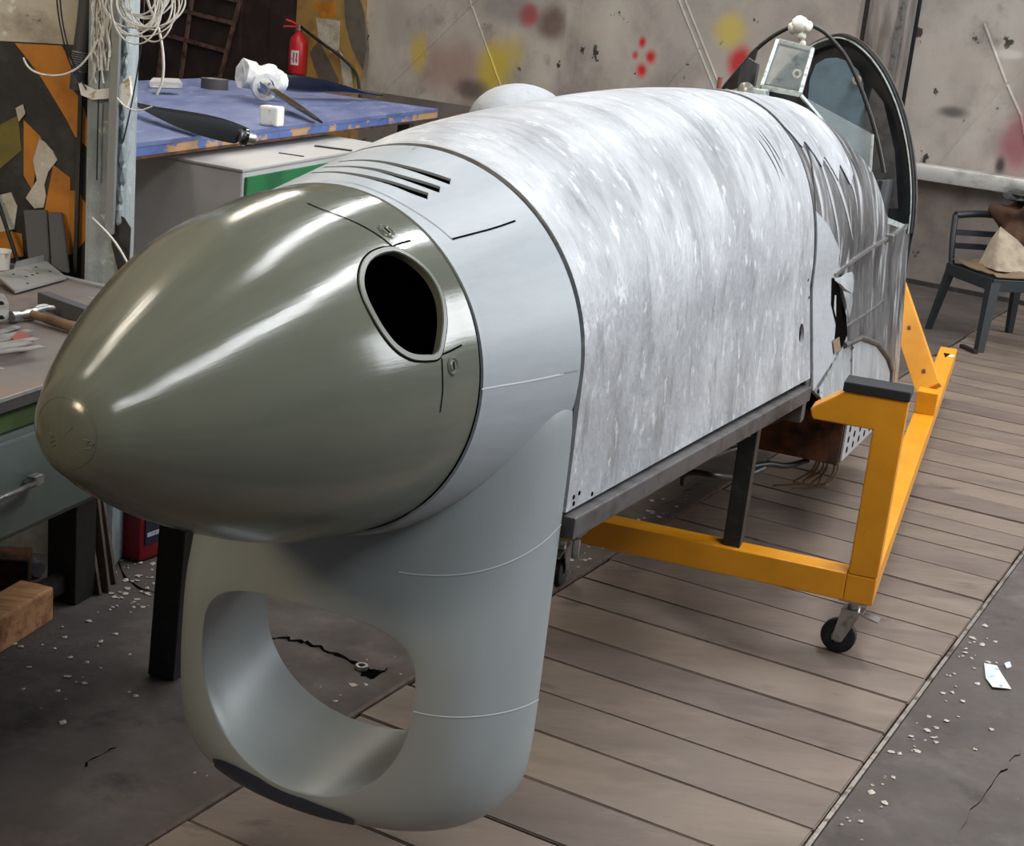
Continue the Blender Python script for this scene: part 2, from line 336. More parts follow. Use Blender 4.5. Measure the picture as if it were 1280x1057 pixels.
M['red'] = mat('red_enamel', hexc(188, 34, 38), .35, 0, [(hexc(150, 24, 28), 6, .5, .68, (1, 1, 1), 4, 1)])
M['dred'] = mat('red_plastic', hexc(150, 26, 34), .4, 0, [(hexc(110, 18, 24), 5, .45, .66, (1, 1, 1), 4, 1)])
M['wood'] = mat('raw_timber', hexc(186, 138, 96), .7, 0, [(hexc(140, 92, 56), 5, .45, .65, (1, 6, 6), 6, 1)], bump=.2, bscale=20, bstretch=(1, 6, 6))
M['dwood'] = mat('aged_timber', hexc(92, 78, 70), .75, 0, [(hexc(66, 54, 48), 5, .45, .65, (6, 6, 1), 6, 1)], bump=.2, bscale=20, bstretch=(6, 6, 1))
M['hwood'] = mat('hammer_handle_wood', hexc(112, 88, 66), .6, 0, [(hexc(84, 64, 48), 8, .45, .65, (1, 1, 1), 6, 1)])
M['alu'] = mat('dull_aluminium', hexc(182, 182, 180), .4, .6, [(hexc(140, 140, 138), 14, .5, .68, (1, 1, 1), 6, 1)], bump=.06, bscale=40)
M['hole'] = mat('drilled_hole_dark', hexc(30, 29, 28), .9)
M['scrap'] = mat('red_brown_scraper', hexc(132, 72, 62), .6)
M['plast'] = mat('dark_blue_grey_plastic', hexc(34, 38, 42), .5, 0, bump=.05, bscale=50)
M['fabric'] = mat('cream_canvas', hexc(162, 148, 128), .9, 0, [(hexc(136, 122, 104), 10, .45, .65, (1, 1, 1), 5, 1)], bump=.3, bscale=60)
M['brown'] = mat('brown_cloth', hexc(84, 56, 38), .85, 0, [(hexc(54, 38, 30), 7, .45, .65, (1, 1, 1), 5, 1)], bump=.4, bscale=40)
M['khaki'] = mat('khaki_cloth', hexc(122, 100, 78), .9, 0, bump=.3, bscale=50)
M['greyboard'] = mat('grey_board', hexc(74, 74, 78), .6, 0, bump=.03, bscale=30)
M['paper'] = mat('crumpled_paper', hexc(196, 206, 216), .7, 0, [(hexc(120, 140, 170), 30, .58, .64, (1, 1, 1), 5, 1)], bump=.3, bscale=60)
M['flake'] = mat('paint_flakes', hexc(176, 166, 156), .8)
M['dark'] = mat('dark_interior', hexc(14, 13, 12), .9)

exec_order = []

# ------------------------------------------------------------------ the setting: floor
S2 = Vector((.47018, .88257, 0)); T2 = Vector((.88257, -.47018, 0)); A2 = Vector((.7196, 2.8216, 0))
def fst(s, t, z=0): return A2 + S2*s + T2*t + Vector((0, 0, z))
TL = -1.088
bm = B()
for t0, t1 in ((-13, TL), (0.012, 8)):
    prism(bm, [fst(-6, t0, -.06), fst(-6, t1, -.06), fst(15, t1, -.06), fst(15, t0, -.06)], (0, 0, .06))
prism(bm, [fst(-6, TL, -.10), fst(-6, .012, -.10), fst(15, .012, -.10), fst(15, TL, -.10)], (0, 0, .055))
floor = obj('floor', bm, M['concrete'], kind='structure')
js = [-.13, .078, .275, .461, .646, .86, 1.045, 1.243, 1.424, 1.60, 1.778, 2.0, 2.213, 2.37, 2.53, 2.70]
while js[0] > -2.0: js.insert(0, js[0]-random.uniform(.19, .22))
while js[-1] < 11.0: js.append(js[-1]+random.uniform(.18, .21))
for i, (a, b) in enumerate(zip(js, js[1:])):
    g = .0024; z = random.uniform(-.0025, .001); x0 = TL+.004+random.uniform(0, .012); x1 = -.006-random.uniform(0, .006); sk = random.uniform(-.004, .004)
    bm = prism(B(), [fst(a+g, x0, -.04), fst(a+g+sk, x1, -.04), fst(b-g+sk, x1, -.04), fst(b-g, x0, -.04)], (0, 0, .04+z), bev=.003)
    obj('plank', bm, M['plank%d' % (i*7 % 4)], floor)
bm = B(); bar(bm, fst(-3, .004, -.005), fst(11, .004, -.005), .010, .016)
obj('edge_strip', bm, M['seamstrip'], floor)
bm = B(); bar(bm, fst(-3, TL-.004, -.006), fst(11, TL-.004, -.006), .012, .014)
obj('edge_strip', bm, M['dwood'], floor)
def crack(pts, wd):
    P = [onz(p, 0) for p in pts]; Q = []
    for a, b in zip(P, P[1:]):
        for k in range(5): Q.append(a.lerp(b, k/5)+Vector((random.uniform(-.008, .008), random.uniform(-.012, .012), 0)))
    bm = B(); n = len(Q); vs = []
    for i, q in enumerate(Q):
        h = wd*random.uniform(.35, 1)*math.sin(PI*(i+.6)/(n+.2)); vs.append((bm.verts.new(q+Vector((h*.4, h, .0012))), bm.verts.new(q-Vector((h*.4, h, -.0012)))))
    for a, b in zip(vs, vs[1:]): bm.faces.new((a[0], a[1], b[1], b[0]))
    bmesh.ops.recalc_face_normals(bm, faces=bm.faces)
    obj('floor_crack', bm, M['line'], floor)
crack([(320, 795), (350, 797), (385, 803), (415, 816), (445, 826), (470, 840), (500, 836)], .012)
crack([(440, 832), (470, 843), (492, 832)], .03)
crack([(1278, 935), (1250, 965), (1215, 1010), (1190, 1056)], .008)
crack([(135, 690), (165, 728), (205, 748)], .006)
crack([(800, 650), (840, 625), (870, 607), (905, 590)], .006)
crack([(100, 960), (125, 943), (150, 935)], .014)
bm = B()
def flakes(n, f):
    for _ in range(n):
        p = f(); r = random.uniform(.003, .011); a = random.uniform(0, 6.3); k = random.choice((4, 5, 6))
        q = [p+Vector((math.cos(a+2*PI*i/k)*r*random.uniform(.5, 1.3), math.sin(a+2*PI*i/k)*r*random.uniform(.5, 1.3), random.uniform(.001, .004))) for i in range(k)]
        c = bm.verts.new(p+Vector((0, 0, .005))); vs = [bm.verts.new(x) for x in q]
        for i in range(k): bm.faces.new((c, vs[i], vs[(i+1) % k]))
G = random.gauss
flakes(70, lambda: onz((G(165, 22), G(725, 28)), 0))
flakes(30, lambda: onz((G(80, 60), G(820, 40)), 0))
flakes(90, lambda: fst(random.uniform(-.6, 2.0), TL-.03-abs(G(0, .05)), 0))
flakes(60, lambda: fst(random.uniform(.0, 1.6), .03+abs(G(0, .05)), 0))
flakes(26, lambda: fst(random.uniform(-.2, 2.5), random.uniform(.1, .9), 0))
flakes(24, lambda: fst(random.uniform(1.5, 4), random.uniform(-2.2, -1.1), 0))
obj('floor_debris', bm, M['flake'], None, kind='stuff'); fin(bpy.data.objects['floor_debris'], 'pale paint flakes and grit scattered over the grimy floor', 'debris')

# ------------------------------------------------------------------ the setting: rear wall
WP = Vector((2.76, 10.62, 0)); WD = Vector((.82, -.572, 0)).normalized(); WN = Vector((-WD.y*-1, 0, 0))
WN = Vector((WD.y, -WD.x, 0))          # towards the room
def wl(a, z, o=0): return WP + WD*a + WN*o + Vector((0, 0, z))
def onw(q, o=0): return onpl(q, WN, WP+WN*o)
def wbox(bm, a0, a1, z0, z1, o0, o1): return prism(bm, [wl(a0, z0, o0), wl(a1, z0, o0), wl(a1, z1, o0), wl(a0, z1, o0)], WN*(o1-o0))
wall_back = obj('wall_back', wbox(B(), -16, 6, -.02, 4.6, -.12, -.03), M['dkgrey'], kind='structure')
bl = []
def blob(q, rx, rz, c, amt=.9):
    p = onw(q); bl.append((tuple(p), (rx, rx, rz), hexc(*c), amt))
blob((565, 85), .50, .36, (150, 96, 84), .45); blob((620, 80), .26, .36, (206, 180, 60), .85); blob((523, 68), .16, .24, (204, 176, 70), .8); blob((640, 66), .2, .2, (200, 176, 70), .6)
blob((661, 17), .15, .13, (196, 44, 48), 1); blob((803, 53), .055, .07, (206, 46, 44), 1); blob((794, 69), .05, .06, (206, 60, 54), .9); blob((813, 71), .085, .09, (206, 46, 44), 1); blob((802, 87), .09, .1, (206, 46, 44), 1)
blob((925, 78), .16, .19, (200, 44, 50), .95); blob((912, 38), .20, .2, (214, 192, 84), .8); blob((1272, 180), .22, .3, (150, 70, 84), .75)
blob((640, 10), .5, .2, (120, 112, 118), .6); blob((750, 40), .35, .16, (196, 184, 172), .5); blob((1215, 80), .5, .2, (186, 176, 166), .5); blob((1190, 140), .16, .06, (74, 68, 66), .8); blob((1262, 68), .12, .04, (214, 208, 204), .8); blob((1250, 207), .06, .1, (50, 44, 44), .9)
blob((690, 28), .2, .22, (92, 62, 56), .75); blob((588, 112), .26, .12, (70, 58, 52), .7); blob((500, 30), .3, .3, (160, 152, 146), .5)
add_blobs(M['wall'], bl, .75)
for a0, a1 in ((-15, -12.4), (-12.38, -9.7), (-9.68, -8.6), (-5.42, -3.165), (-3.145, -.62), (-.26, 2.3), (2.32, 5)):
    obj('wall_panel', wbox(B(), a0, a1, .02, 4.4, -.03, 0), M['wall'], wall_back)
obj('wall_panel', wbox(B(), -8.6, -6.2, 2.7, 4.4, -.03, 0), M['wall'], wall_back)
obj('lower_wall_sheet', wbox(B(), -5.4, 5, .03, .76, 0, .006), M['walllow'], wall_back)  # darker sheet over the wall below the rail
obj('skirting', wbox(B(), -5.4, 5, .0, .03, 0, .03), M['sblack'], wall_back)
def crease(q0, q1, wd=.013):
    a = onw(q0, .0); b = onw(q1, .0); d = (b-a).normalized(); x = WN.cross(d)
    bm = B(); prism(bm, [a-x*wd, a+x*wd, a+WN*.007], b-a)
    obj('crease', bm, M['wall'], wall_back)
for q in (((578, -25), (626, 108)), ((470, 124), (604, -8)), ((838, -25), (893, 112)), ((846, -25), (901, 112)), ((828, 112), (876, 58)), ((1230, 30), (1258, 105)), ((1258, 105), (1176, 205)), ((1258, 105), (1290, 76)), ((1258, 105), (1276, 145)), ((1276, 145), (1284, 190))): crease(*q)
# seam battens between the sheets
bm = wbox(B(), -3.23, -3.10, .03, 4.4, 0, .012); obj('batten', bm, M['wall'], wall_back)
tr = obj('trim_1', wbox(B(), -.60, -.29, 0, 4.4, 0, .16), M['wallpil'], kind='structure')
bm = wbox(B(), -.34, -.30, 0, 4.4, .16, .20); obj('batten', bm, M['zinc'], tr)
bm = wbox(B(), -.60, -.575, 0, 4.4, .16, .18); obj('batten', bm, M['blacksteel'], tr)
# horizontal polished rail along the wall
r0 = wl(-3.0, .80, .10); r1 = wl(3.5, .80, .10)
t = thing('guard_rail', 'polished metal rail running along the grey wall behind the cockpit', 'rail', wl(1, 0, .1))
bm = B(); bar(bm, r0, r1, .09, .12, bev=.035); obj('rail_beam', bm, M['polished'], t, 40)
for a in (-.6, 1.3, 3.2):
    bm = B(); bar(bm, wl(a, .74, -.01), wl(a, .74, .09), .06, .05); obj('bracket', bm, M['zinc'], t)
# striped pillar by the dark door
pil = obj('trim_2', wbox(B(), -6.17, -5.40, 0, 4.4, -.03, .10), M['stan'], kind='structure')
def wpoly(pts, m, parent, name='paint_stripe', o=.10):
    obj(name, prism(B(), [onw(p, o) for p in pts], WN*.003), M[m], parent)
wpoly([(430, -14), (447, -14), (456, 18), (458, 60), (454, 88), (440, 60), (432, 30)], 'sgrey', pil)
wpoly([(387, 66), (399, 50), (424, 100), (420, 112), (402, 108)], 'sgrey', pil)
wpoly([(395, 22), (425, 26), (424, 62), (414, 66), (398, 46)], 'plaster', pil)
wpoly([(390, 4), (418, 2), (420, 20), (402, 22)], 'sorange', pil)
wpoly([(424, 62), (438, 84), (442, 112), (430, 112)], 'plaster', pil)
# dark door with a rusty lattice
door = obj('door_1', wbox(B(), -8.58, -6.19, 0, 2.65, -.03, -.005), M['maroon'], kind='structure')
bm = wbox(B(), -6.55, -6.19, 0, 2.65, -.005, .05); obj('door_frame', bm, M['maroon'], door)
bm = wbox(B(), -7.02, -6.98, 0, 2.65, -.005, .02); obj('door_batten', bm, M['maroon'], door)
for q0, q1 in (((246, -45), (224, 112)), ((310, -38), (273, 105)), ((178, -30), (160, 112)), ((150, 28), (283, 64)), ((180, 1), (291, 29)), ((165, -35), (300, 2)), ((202, 62), (196, 110))):
    a = onw(q0, .03); b = onw(q1, .03)
    bm = B(); bar(bm, a, b, .036, .025, WN); obj('lattice_bar', bm, M['lattice'], door)

# ------------------------------------------------------------------ the setting: near left wall with hazard stripes
YL = 4.0
def ol(q, o=0): return ony(q, YL-o)
wall_left = obj('wall_left', box(B(), (-3.25, YL+.09, 2.2), (4.06, .18, 4.4)), M['plaster'], kind='structure')
def lpoly(pts, m, o=0, th=.003, name='paint_stripe'):
    obj(name, prism(B(), [ol(p, o) for p in pts], (0, -th, 0)), M[m], wall_left)
lpoly([(-420, 8), (0, 51), (60, 54), (122, 58), (122, 420), (-420, 420)], 'sblack', 0, .003)
lpoly([(19, 54), (77, 57), (94, 84), (89, 109), (102, 125), (117, 175), (114, 188), (94, 170), (84, 150), (52, 97), (34, 73)], 'sorange', .003)
lpoly([(30, 150), (52, 172), (47, 200), (41, 238), (30, 219)], 'sorange', .003)
lpoly([(67, 206), (88, 222), (88, 318), (52, 318), (56, 262)], 'sorange', .003)
lpoly([(88, 238), (97, 238), (119, 272), (117, 288), (97, 312), (89, 318)], 'sorange', .003)
lpoly([(-30, 170), (0, 156), (23, 144), (27, 188), (0, 211), (-30, 226)], 'solive', .003)
lpoly([(0, 286), (28, 292), (30, 320), (0, 325)], 'sorange', .003)
lpoly([(50, 173), (57, 178), (62, 184), (66, 188), (72, 200), (61, 214), (56, 231), (58, 245), (55, 259), (44, 260), (33, 247), (47, 225), (42, 200)], 'plaster', .004, .006, 'bare_patch')
lpoly([(-6, 245), (14, 240), (22, 258), (18, 286), (0, 290)], 'plaster', .004, .004, 'bare_patch')
lpoly([(20, 135), (29, 130), (32, 142), (24, 152)], 'plaster', .007, .004, 'bare_patch')
bm = B(); bar(bm, ol((104, 20), .02), ol((94, 340), .02), .010, .012, (0, 1, 0)); obj('corner_strip', bm, M['sblack'], wall_left)
col = obj('trim_3', box(B(), (-1.1465, YL-.005, 2.2), (.097, .15, 4.4), bev=.012), M['greypl'], kind='structure')
# knocked-off plaster along the column's free edge
bm = B()
for i in range(16):
    z = .86+i*.055; x = -1.097+random.uniform(-.006, .004)
    bmesh.ops.create_icosphere(bm, subdivisions=1, radius=random.uniform(.014, .026), matrix=Matrix.Translation((x, YL-.075+random.uniform(-.01, .01), z)) @ Matrix.Diagonal((.5, .6, 1.6, 1)))
obj('broken_edge', bm, M['greypl'], col, kind='stuff')
bm = prism(B(), [ony(p, YL-.085) for p in ((101, 103), (120, 112), (150, 108), (164, 95), (166, 118), (160, 135), (146, 122), (118, 124), (104, 118))], (0, -.02, 0)); obj('filler_lump', bm, M['white'], col)
bm = prism(B(), [ony(p, YL-.085) for p in ((140, 262), (156, 272), (164, 285), (162, 325), (150, 345), (140, 305))], (0, -.006, 0)); obj('rough_hollow', bm, M['sblack'], col)

def cable(name, pts, r, m, label, group=None, n=6, cat='cable'):
    o = obj(name, tube(B(), crom(pts, 6, False), r, n), M[m], None, 60); return fin(o, label, cat, group)
yc = YL-.10
o = obj('square_conduit', bar(B(), ony((148, -40), yc-.01), ony((137, 292), yc-.01), .022, .022, (0, 1, 0), .002), M['conduit']); fin(o, 'straight grey square conduit running down the flaking column', 'conduit')
P0 = [ony(p, yc+.04) for p in ((112, -45), (106, 20), (101, 60), (96, 112))]
t = thing('flexible_hose', 'dark corrugated hose hanging on the wall beside the column', 'hose', P0[-1])
obj('hose_body', tube(B(), crom(P0, 8, False), .019, 12), M['greyboard'], t, 60)
for k in range(9):
    p = P0[2].lerp(P0[3], .1+k*.055); d = (P0[3]-P0[2]).normalized()
    obj('hose_ring', lathe(B(), [(.019, -.002), (.0225, 0), (.019, .002)], p, d, 12), M['conduit'], t)
for i, (q, lab) in enumerate(((((130, -40), (126, 60), (123, 130), (121, 225)), 'thin black cable hanging straight left of the square conduit'),
                              (((68, -40), (72, 10), (78, 45), (86, 75), (100, 104)), 'first of two black cables crossing the cream plaster'),
                              (((73, -40), (76, 10), (82, 46), (92, 80), (108, 112)), 'second of two black cables crossing the cream plaster, nearer the column'),
                              (((182, -40), (178, 40), (170, 100), (158, 160), (152, 180)), 'thin dark cable slanting down the right of the column'))):
    cable('black_cable', [ony(p, yc-.004*i) for p in q], .0022, 'blackcable', lab)
cable('white_cable', [ony(p, yc-.03) for p in ((115, 272), (135, 292), (150, 312), (168, 345))], .0035, 'whitecable', 'short white cable slanting down the column foot')
cable('white_cable', [ony(p, yc-.05) for p in ((122, 50), (112, 68), (98, 84), (80, 93), (60, 94), (44, 90), (34, 82), (29, 72))], .0028, 'whitecable', 'white cable sagging in a loop over the ochre stripe')
cable('white_cable', [ony(p, yc-.06) for p in ((180, -30), (186, 5), (198, 35), (204, 70), (203, 100), (196, 118))], .004, 'whitecable', 'thick white cable dangling free right of the column')
cable('white_cable', [ony(p, yc-.05) for p in ((146, 122), (158, 134), (174, 138), (190, 133))], .0022, 'whitecable', 'thin white cable end curling out above the blue table')
# coil of white cables
bm = B()
for i in range(16):
    cx, cy = 182+random.uniform(-16, 10), 2+random.uniform(-22, 12); rx, ry = random.uniform(22, 46), random.uniform(26, 52); ph = random.uniform(-.3, .3); off = yc-.03-random.uniform(0, .09)
    pts = []
    for k in range(13):
        a = PI*(-.15+1.25*k/12); x = cx+rx*math.cos(a)*math.cos(ph)-ry*math.sin(a)*math.sin(ph); y = cy+rx*math.cos(a)*math.sin(ph)+ry*math.sin(a)*math.cos(ph)
        pts.append(ony((x, y), off+.01*math.sin(k)))
    tube(bm, crom(pts, 3, False), .0022, 5)
o = obj('cable_coil', bm, M['whitecable'], None, 60, kind='stuff'); fin(o, 'tangled coil of thin white cables hanging from the column top', 'cables')
bm = B()
for i in range(30):
    x = random.uniform(112, 136); pts = [ony((x+random.uniform(-4, 4), y), yc-.01-random.uniform(0, .02)) for y in range(-40, int(random.uniform(70, 112)), 16)]
    tube(bm, crom(pts, 3, False), .0025, 5)
o = obj('cable_bundle', bm, M['whitecable'], None, 60, kind='stuff'); fin(o, 'dense bundle of painted-over cables down the left of the column', 'cables')

# ------------------------------------------------------------------ the aircraft nose section
fus = thing('aircraft_fuselage', 'silver grey fighter aircraft nose and cockpit section with olive spinner, under restoration', 'aircraft', (F(2.5, 0, 0).x, F(2.5, 0, 0).y, 0))
SPR = smooth_tab([(0, 0), (.004, .032), (.012, .055), (.03, .078), (.06, .1), (.12, .142), (.25, .215), (.45, .299), (.65, .346), (.791, .360)], 6)
def spr(s): return max(lerp(s, SPR), 0) if s <= .791 else .36
def spv(s): return -.006+.014*min(s/.4, 1)-.004*max(s-.4, 0)/.39
WT = [(1.15, .437), (2.0, .441), (3.4, .446), (4.5, .458), (5.6, .465)]
HT = smooth_tab([(.80, .366), (1.152, .440), (1.35, .487), (1.6, .522), (1.9, .552), (2.3, .588), (2.7, .613), (3.1, .627), (3.5, .631), (3.9, .628), (4.3, .622), (5.6, .60)], 6)
FT = [(1.15, 0.0), (2.2, .07), (3.4, .17), (4.2, .15), (5.6, .09)]
def wid(s): return .366+(.437-.366)*(max(s-.8, 0)/.35)**.9 if s < 1.15 else lerp(s, WT)
def hgt(s): return lerp(s, HT)
def expo(s): return 2.0 if s < 1.15 else min(2.0+.12*(s-1.15), 2.18)
def ssec(s, phi):
    """point (u, v) of the skin at station s; phi 0 = starboard side, pi/2 = top; straight walls below the axis are given by v"""
    e = expo(s); c, n = math.cos(phi), math.sin(phi)
    return wid(s)*math.copysign(abs(c)**(2/e), c), hgt(s)*abs(n)**(2/e)
def uside(s, v):
    if v <= 0: return wid(s)+lerp(s, FT)*(-v)
    e = expo(s); r = 1-(v/hgt(s))**e
    return wid(s)*max(r, 0)**(1/e)
def inside(P):
    s, u, v = loc(P)
    if s < 0: return False
    if s < .791: return math.hypot(u, v-spv(s)) < spr(s)
    if s < 1.15:
        if v < 0: return math.hypot(u, v) < wid(s)
    if v > 0:
        e = expo(s); return (abs(u)/wid(s))**e+(v/hgt(s))**e < 1
    return abs(u) < uside(s, v)
def onskin(q, s0=0, s1=5.7):
    """first point where the line of sight meets the aircraft's skin between stations s0 and s1"""
    d = ray(q); t = 1.2; step = .02
    while t < 7:
        P = CAMP+d*t; s = loc(P)[0]
        if s0 <= s <= s1 and inside(P):
            a, b = t-step, t
            for _ in range(14):
                m_ = (a+b)/2
                if inside(CAMP+d*m_): b = m_
                else: a = m_
            return CAMP+d*b
        t += step
    return None
def snorm(P):
    """outward skin normal at P by central differences of the section"""
    s, u, v = loc(P)
    if s < .791:
        ds = .02; sl = (spr(min(s+ds, .79))-spr(max(s-ds, 0)))/(min(s+ds, .79)-max(s-ds, 0)); r = math.hypot(u, v) or 1
        return (U*(u/r)+V*(v/r)-D*sl).normalized()
    if v > 0.001:
        e = expo(s); w_, h_ = wid(s), hgt(s); gu = math.copysign(abs(u/w_)**(e-1)/w_, u); gv = (v/h_)**(e-1)/h_
        ds = .05; g = lambda x: (abs(u)/wid(x))**e+(v/hgt(x))**e
        gs = (g(s+ds)-g(s-ds))/(2*ds)/e
        return (U*gu+V*gv+D*gs).normalized()
    return (U*math.copysign(1, u)).normalized()
def ribbon(pts, wd, off, m, parent, name, normals=None, taper=False, th=0):
    if len(pts) < 2: return None
    P = pts; n = len(P); bm = B(); rows = []
    for i, p in enumerate(P):
        t = (P[min(i+1, n-1)]-P[max(i-1, 0)]).normalized(); nn = normals[i] if normals else snorm(p); x = nn.cross(t).normalized()
        h = wd/2*(math.sin(PI*min(max(i/(n-1), .04), .96)) if taper else 1)
        rows.append((bm.verts.new(p+nn*off+x*h), bm.verts.new(p+nn*off-x*h)))
    for a, b in zip(rows, rows[1:]): bm.faces.new((a[0], a[1], b[1], b[0]))
    bmesh.ops.recalc_face_normals(bm, faces=bm.faces)
    me_n = sum((f.normal for f in bm.faces), Vector()); nn = normals[n//2] if normals else snorm(P[n//2])
    if me_n.dot(nn) < 0: bmesh.ops.reverse_faces(bm, faces=bm.faces)
    if th:
        bmesh.ops.solidify(bm, geom=bm.faces[:], thickness=th)
    return obj(name, bm, M[m], parent, 60)
def skinpath(px, n=6, s0=0, s1=5.7):
    q = crom([Vector((x, y, 0)) for x, y in px], n, False)
    return [p for p in (onskin((p.x, p.y), s0, s1) for p in q) if p is not None]

# --- spinner (closed shell so that the blade hole can be cut)
NS, NP = 84, 160
def revshell(stations, rad, th, vo=lambda s: 0):
    out, inn, uvo, uvi = [], [], [], []
    for s in stations:
        r = rad(s); o_, i_, a, b = [], [], [], []
        for k in range(NP):
            p = 2*PI*k/NP
            o_.append(F(s, r*math.cos(p), r*math.sin(p)+vo(s))); a.append((s, p*.36))
        out.append(o_); uvo.append(a)
    for s in reversed(stations):
        r = max(rad(s)-th, .002); i_, b = [], []
        for k in range(NP):
            p = 2*PI*k/NP; i_.append(F(s+(th*.9 if s < .1 else 0), r*math.cos(p), r*math.sin(p)+vo(s))); b.append((s, p*.36))
        inn.append(i_); uvi.append(b)
    return out+inn, uvo+uvi
st = [.0006, .002, .004, .007, .011, .016, .022, .03, .04, .052, .066, .08, .1]+[.1+.691*(i+1)/52 for i in range(52)]
rg, uv = revshell(st, spr, .014, spv)
bm = B(); vs = loft(bm, rg, True, uv)
for a in (0,):
    bm.faces.new(vs[0]); bm.faces.new(vs[-1])
for k in range(NP):                      # close rim at the base: outer last ring is index len(st)-1, inner first is len(st): already lofted
    pass
bmesh.ops.recalc_face_normals(bm, faces=bm.faces)
spin = obj('spinner', bm, M['olive'], fus, None)
HOLE = crom([(455, 352), (459, 333), (470, 321), (488, 315), (502, 318), (520, 329), (537, 346), (549, 369), (553, 396), (551, 420), (546, 440), (532, 443), (514, 441), (497, 431), (483, 415), (470, 394), (459, 371)] and
            [Vector((x, y, 0)) for x, y in [(455, 352), (459, 333), (470, 321), (488, 315), (502, 318), (520, 329), (537, 346), (549, 369), (553, 396), (551, 420), (546, 440), (532, 443), (514, 441), (497, 431), (483, 415), (470, 394), (459, 371)]], 4)
HP = [onskin((p.x, p.y), .2, .791) for p in HOLE]
hc = sum(HP, Vector())/len(HP); hn = sum((snorm(p) for p in HP), Vector()).normalized()
cutter = B(); prism(cutter, [p+hn*.12 for p in HP], -hn*.26)
cut(spin, [cutter])
for p in spin.data.polygons: p.use_smooth = True
spin.data.set_sharp_from_angle(angle=math.radians(32))
# raised rim round the hole
bm = B(); rows = []
for i, p in enumerate(HP):
    n_ = snorm(p); o_ = (p-hc-n_*(p-hc).dot(n_)).normalized()
    rows.append([p+n_*.0005, p+n_*.0025+o_*.001, p+n_*.0025+o_*.009, p+n_*.0003+o_*.0102])
loft(bm, [[r[j] for r in rows] for j in range(4)], True); bmesh.ops.recalc_face_normals(bm, faces=bm.faces)
obj('hole_rim', bm, M['rim'], spin, 50)
bm = B(); rows = []
for i, p in enumerate(HP):
    n_ = snorm(p); o_ = (p-hc-n_*(p-hc).dot(n_)).normalized(); rows.append([p+n_*.0008+o_*.0102, p+n_*.0008+o_*.0125])
loft(bm, [[r[j] for r in rows] for j in range(2)], True); bmesh.ops.recalc_face_normals(bm, faces=bm.faces)
if sum((f.normal for f in bm.faces), Vector()).dot(hn) < 0: bmesh.ops.reverse_faces(bm, faces=bm.faces)
obj('hole_seam', bm, M['line'], spin)
def spl(px, wd=.003, m='line', off=.0008, name='panel_seam', taper=False): ribbon(skinpath(px, 5, .05, .791), wd, off, m, spin, name, taper=taper)
spl([(384, 254), (400, 261), (425, 270), (450, 281), (474, 295), (490, 308)])
spl([(490, 308), (500, 304), (513, 301)])
spl([(550, 444), (564, 438), (577, 431)])
spl([(552, 447), (553, 470), (553, 490), (550, 515)], .0025)
for q in ((483, 289), (566, 457)):       # quarter-turn fasteners
    P = onskin(q, .3, .791); n_ = snorm(P)
    bm = lathe(B(), [(0, .002), (.0075, .002), (.009, .0005), (.0125, .0025), (.0155, .0005)], P, n_, 20); ob = obj('fastener', bm, M['olive'], spin, 40)
    bm = B(); x_ = D.cross(n_).normalized(); bar(bm, P+n_*.0025-x_*.006, P+n_*.0025+x_*.006, .0025, .001, n_); obj('fastener_slot', bm, M['line'], spin)
for q in ((524, 322), (536, 327)):       # rivets on the rear band
    pass
for k in range(9):
    P = F(.755, spr(.755)*math.cos(math.radians(46-k*2.6)), spr(.755)*math.sin(math.radians(46-k*2.6))); obj('rivet', lathe(B(), [(0, .0012), (.003, .0006), (.0035, 0)], P, snorm(P), 8), M['olive'], spin)
P = [F(.014, spr(.014)*math.cos(2*PI*k/48), spr(.014)*math.sin(2*PI*k/48)+spv(.014)) for k in range(49)]; ribbon(P, .0012, .0006, 'rim', spin, 'cap_seam')
for px in ([(63, 541), (69, 544), (63, 547), (69, 550), (63, 553), (69, 556), (64, 559)], [(104, 549), (112, 551), (108, 556), (118, 554), (113, 560), (106, 561)], [(64, 524), (64, 539)], [(75, 548), (83, 541), (91, 533)]):
    P = [p for p in (onskin(q, 0, .5) for q in px) if p is not None]
    if len(P) > 1: obj('raised_mark', tube(B(), P, .0009, 5), M['rim'], spin, 60)
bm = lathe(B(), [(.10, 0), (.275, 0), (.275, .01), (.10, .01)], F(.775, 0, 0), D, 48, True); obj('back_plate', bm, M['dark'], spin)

# --- grey nose ring behind the spinner with louvres
NP2 = 128
def ringsec(s, off=0):
    out = []
    for k in range(NP2):
        p = 2*PI*k/NP2
        if p <= PI: u, v = ssec(s, p)
        else: u, v = wid(s)*math.cos(p), wid(s)*math.sin(p)
        r = math.hypot(u, v) or 1; out.append(F(s, u*(1-off/r), v*(1-off/r)))
    return out
st = [.798, .801]+[.801+.347*(i+1)/26 for i in range(26)]
rg = [ringsec(s) for s in st]+[ringsec(s, .006) for s in reversed(st)]; rg.append(rg[0])
uv = [[(s, 2*PI*k/NP2*.4) for k in range(NP2)] for s in st+list(reversed(st))+[st[0]]]
bm = B(); loft(bm, rg, True, uv); bmesh.ops.remove_doubles(bm, verts=bm.verts, dist=1e-6); bmesh.ops.recalc_face_normals(bm, faces=bm.faces)
ring = obj('nose_ring', bm, M['grey_paint'], fus)
LOUV = [[(388, 216), (420, 215), (455, 220), (490, 229), (515, 238), (535, 245)], [(404, 209), (436, 208), (470, 212), (505, 222), (530, 230), (550, 237)], [(422, 202), (452, 200), (482, 203), (515, 211), (540, 219), (563, 227)]]
cs = []
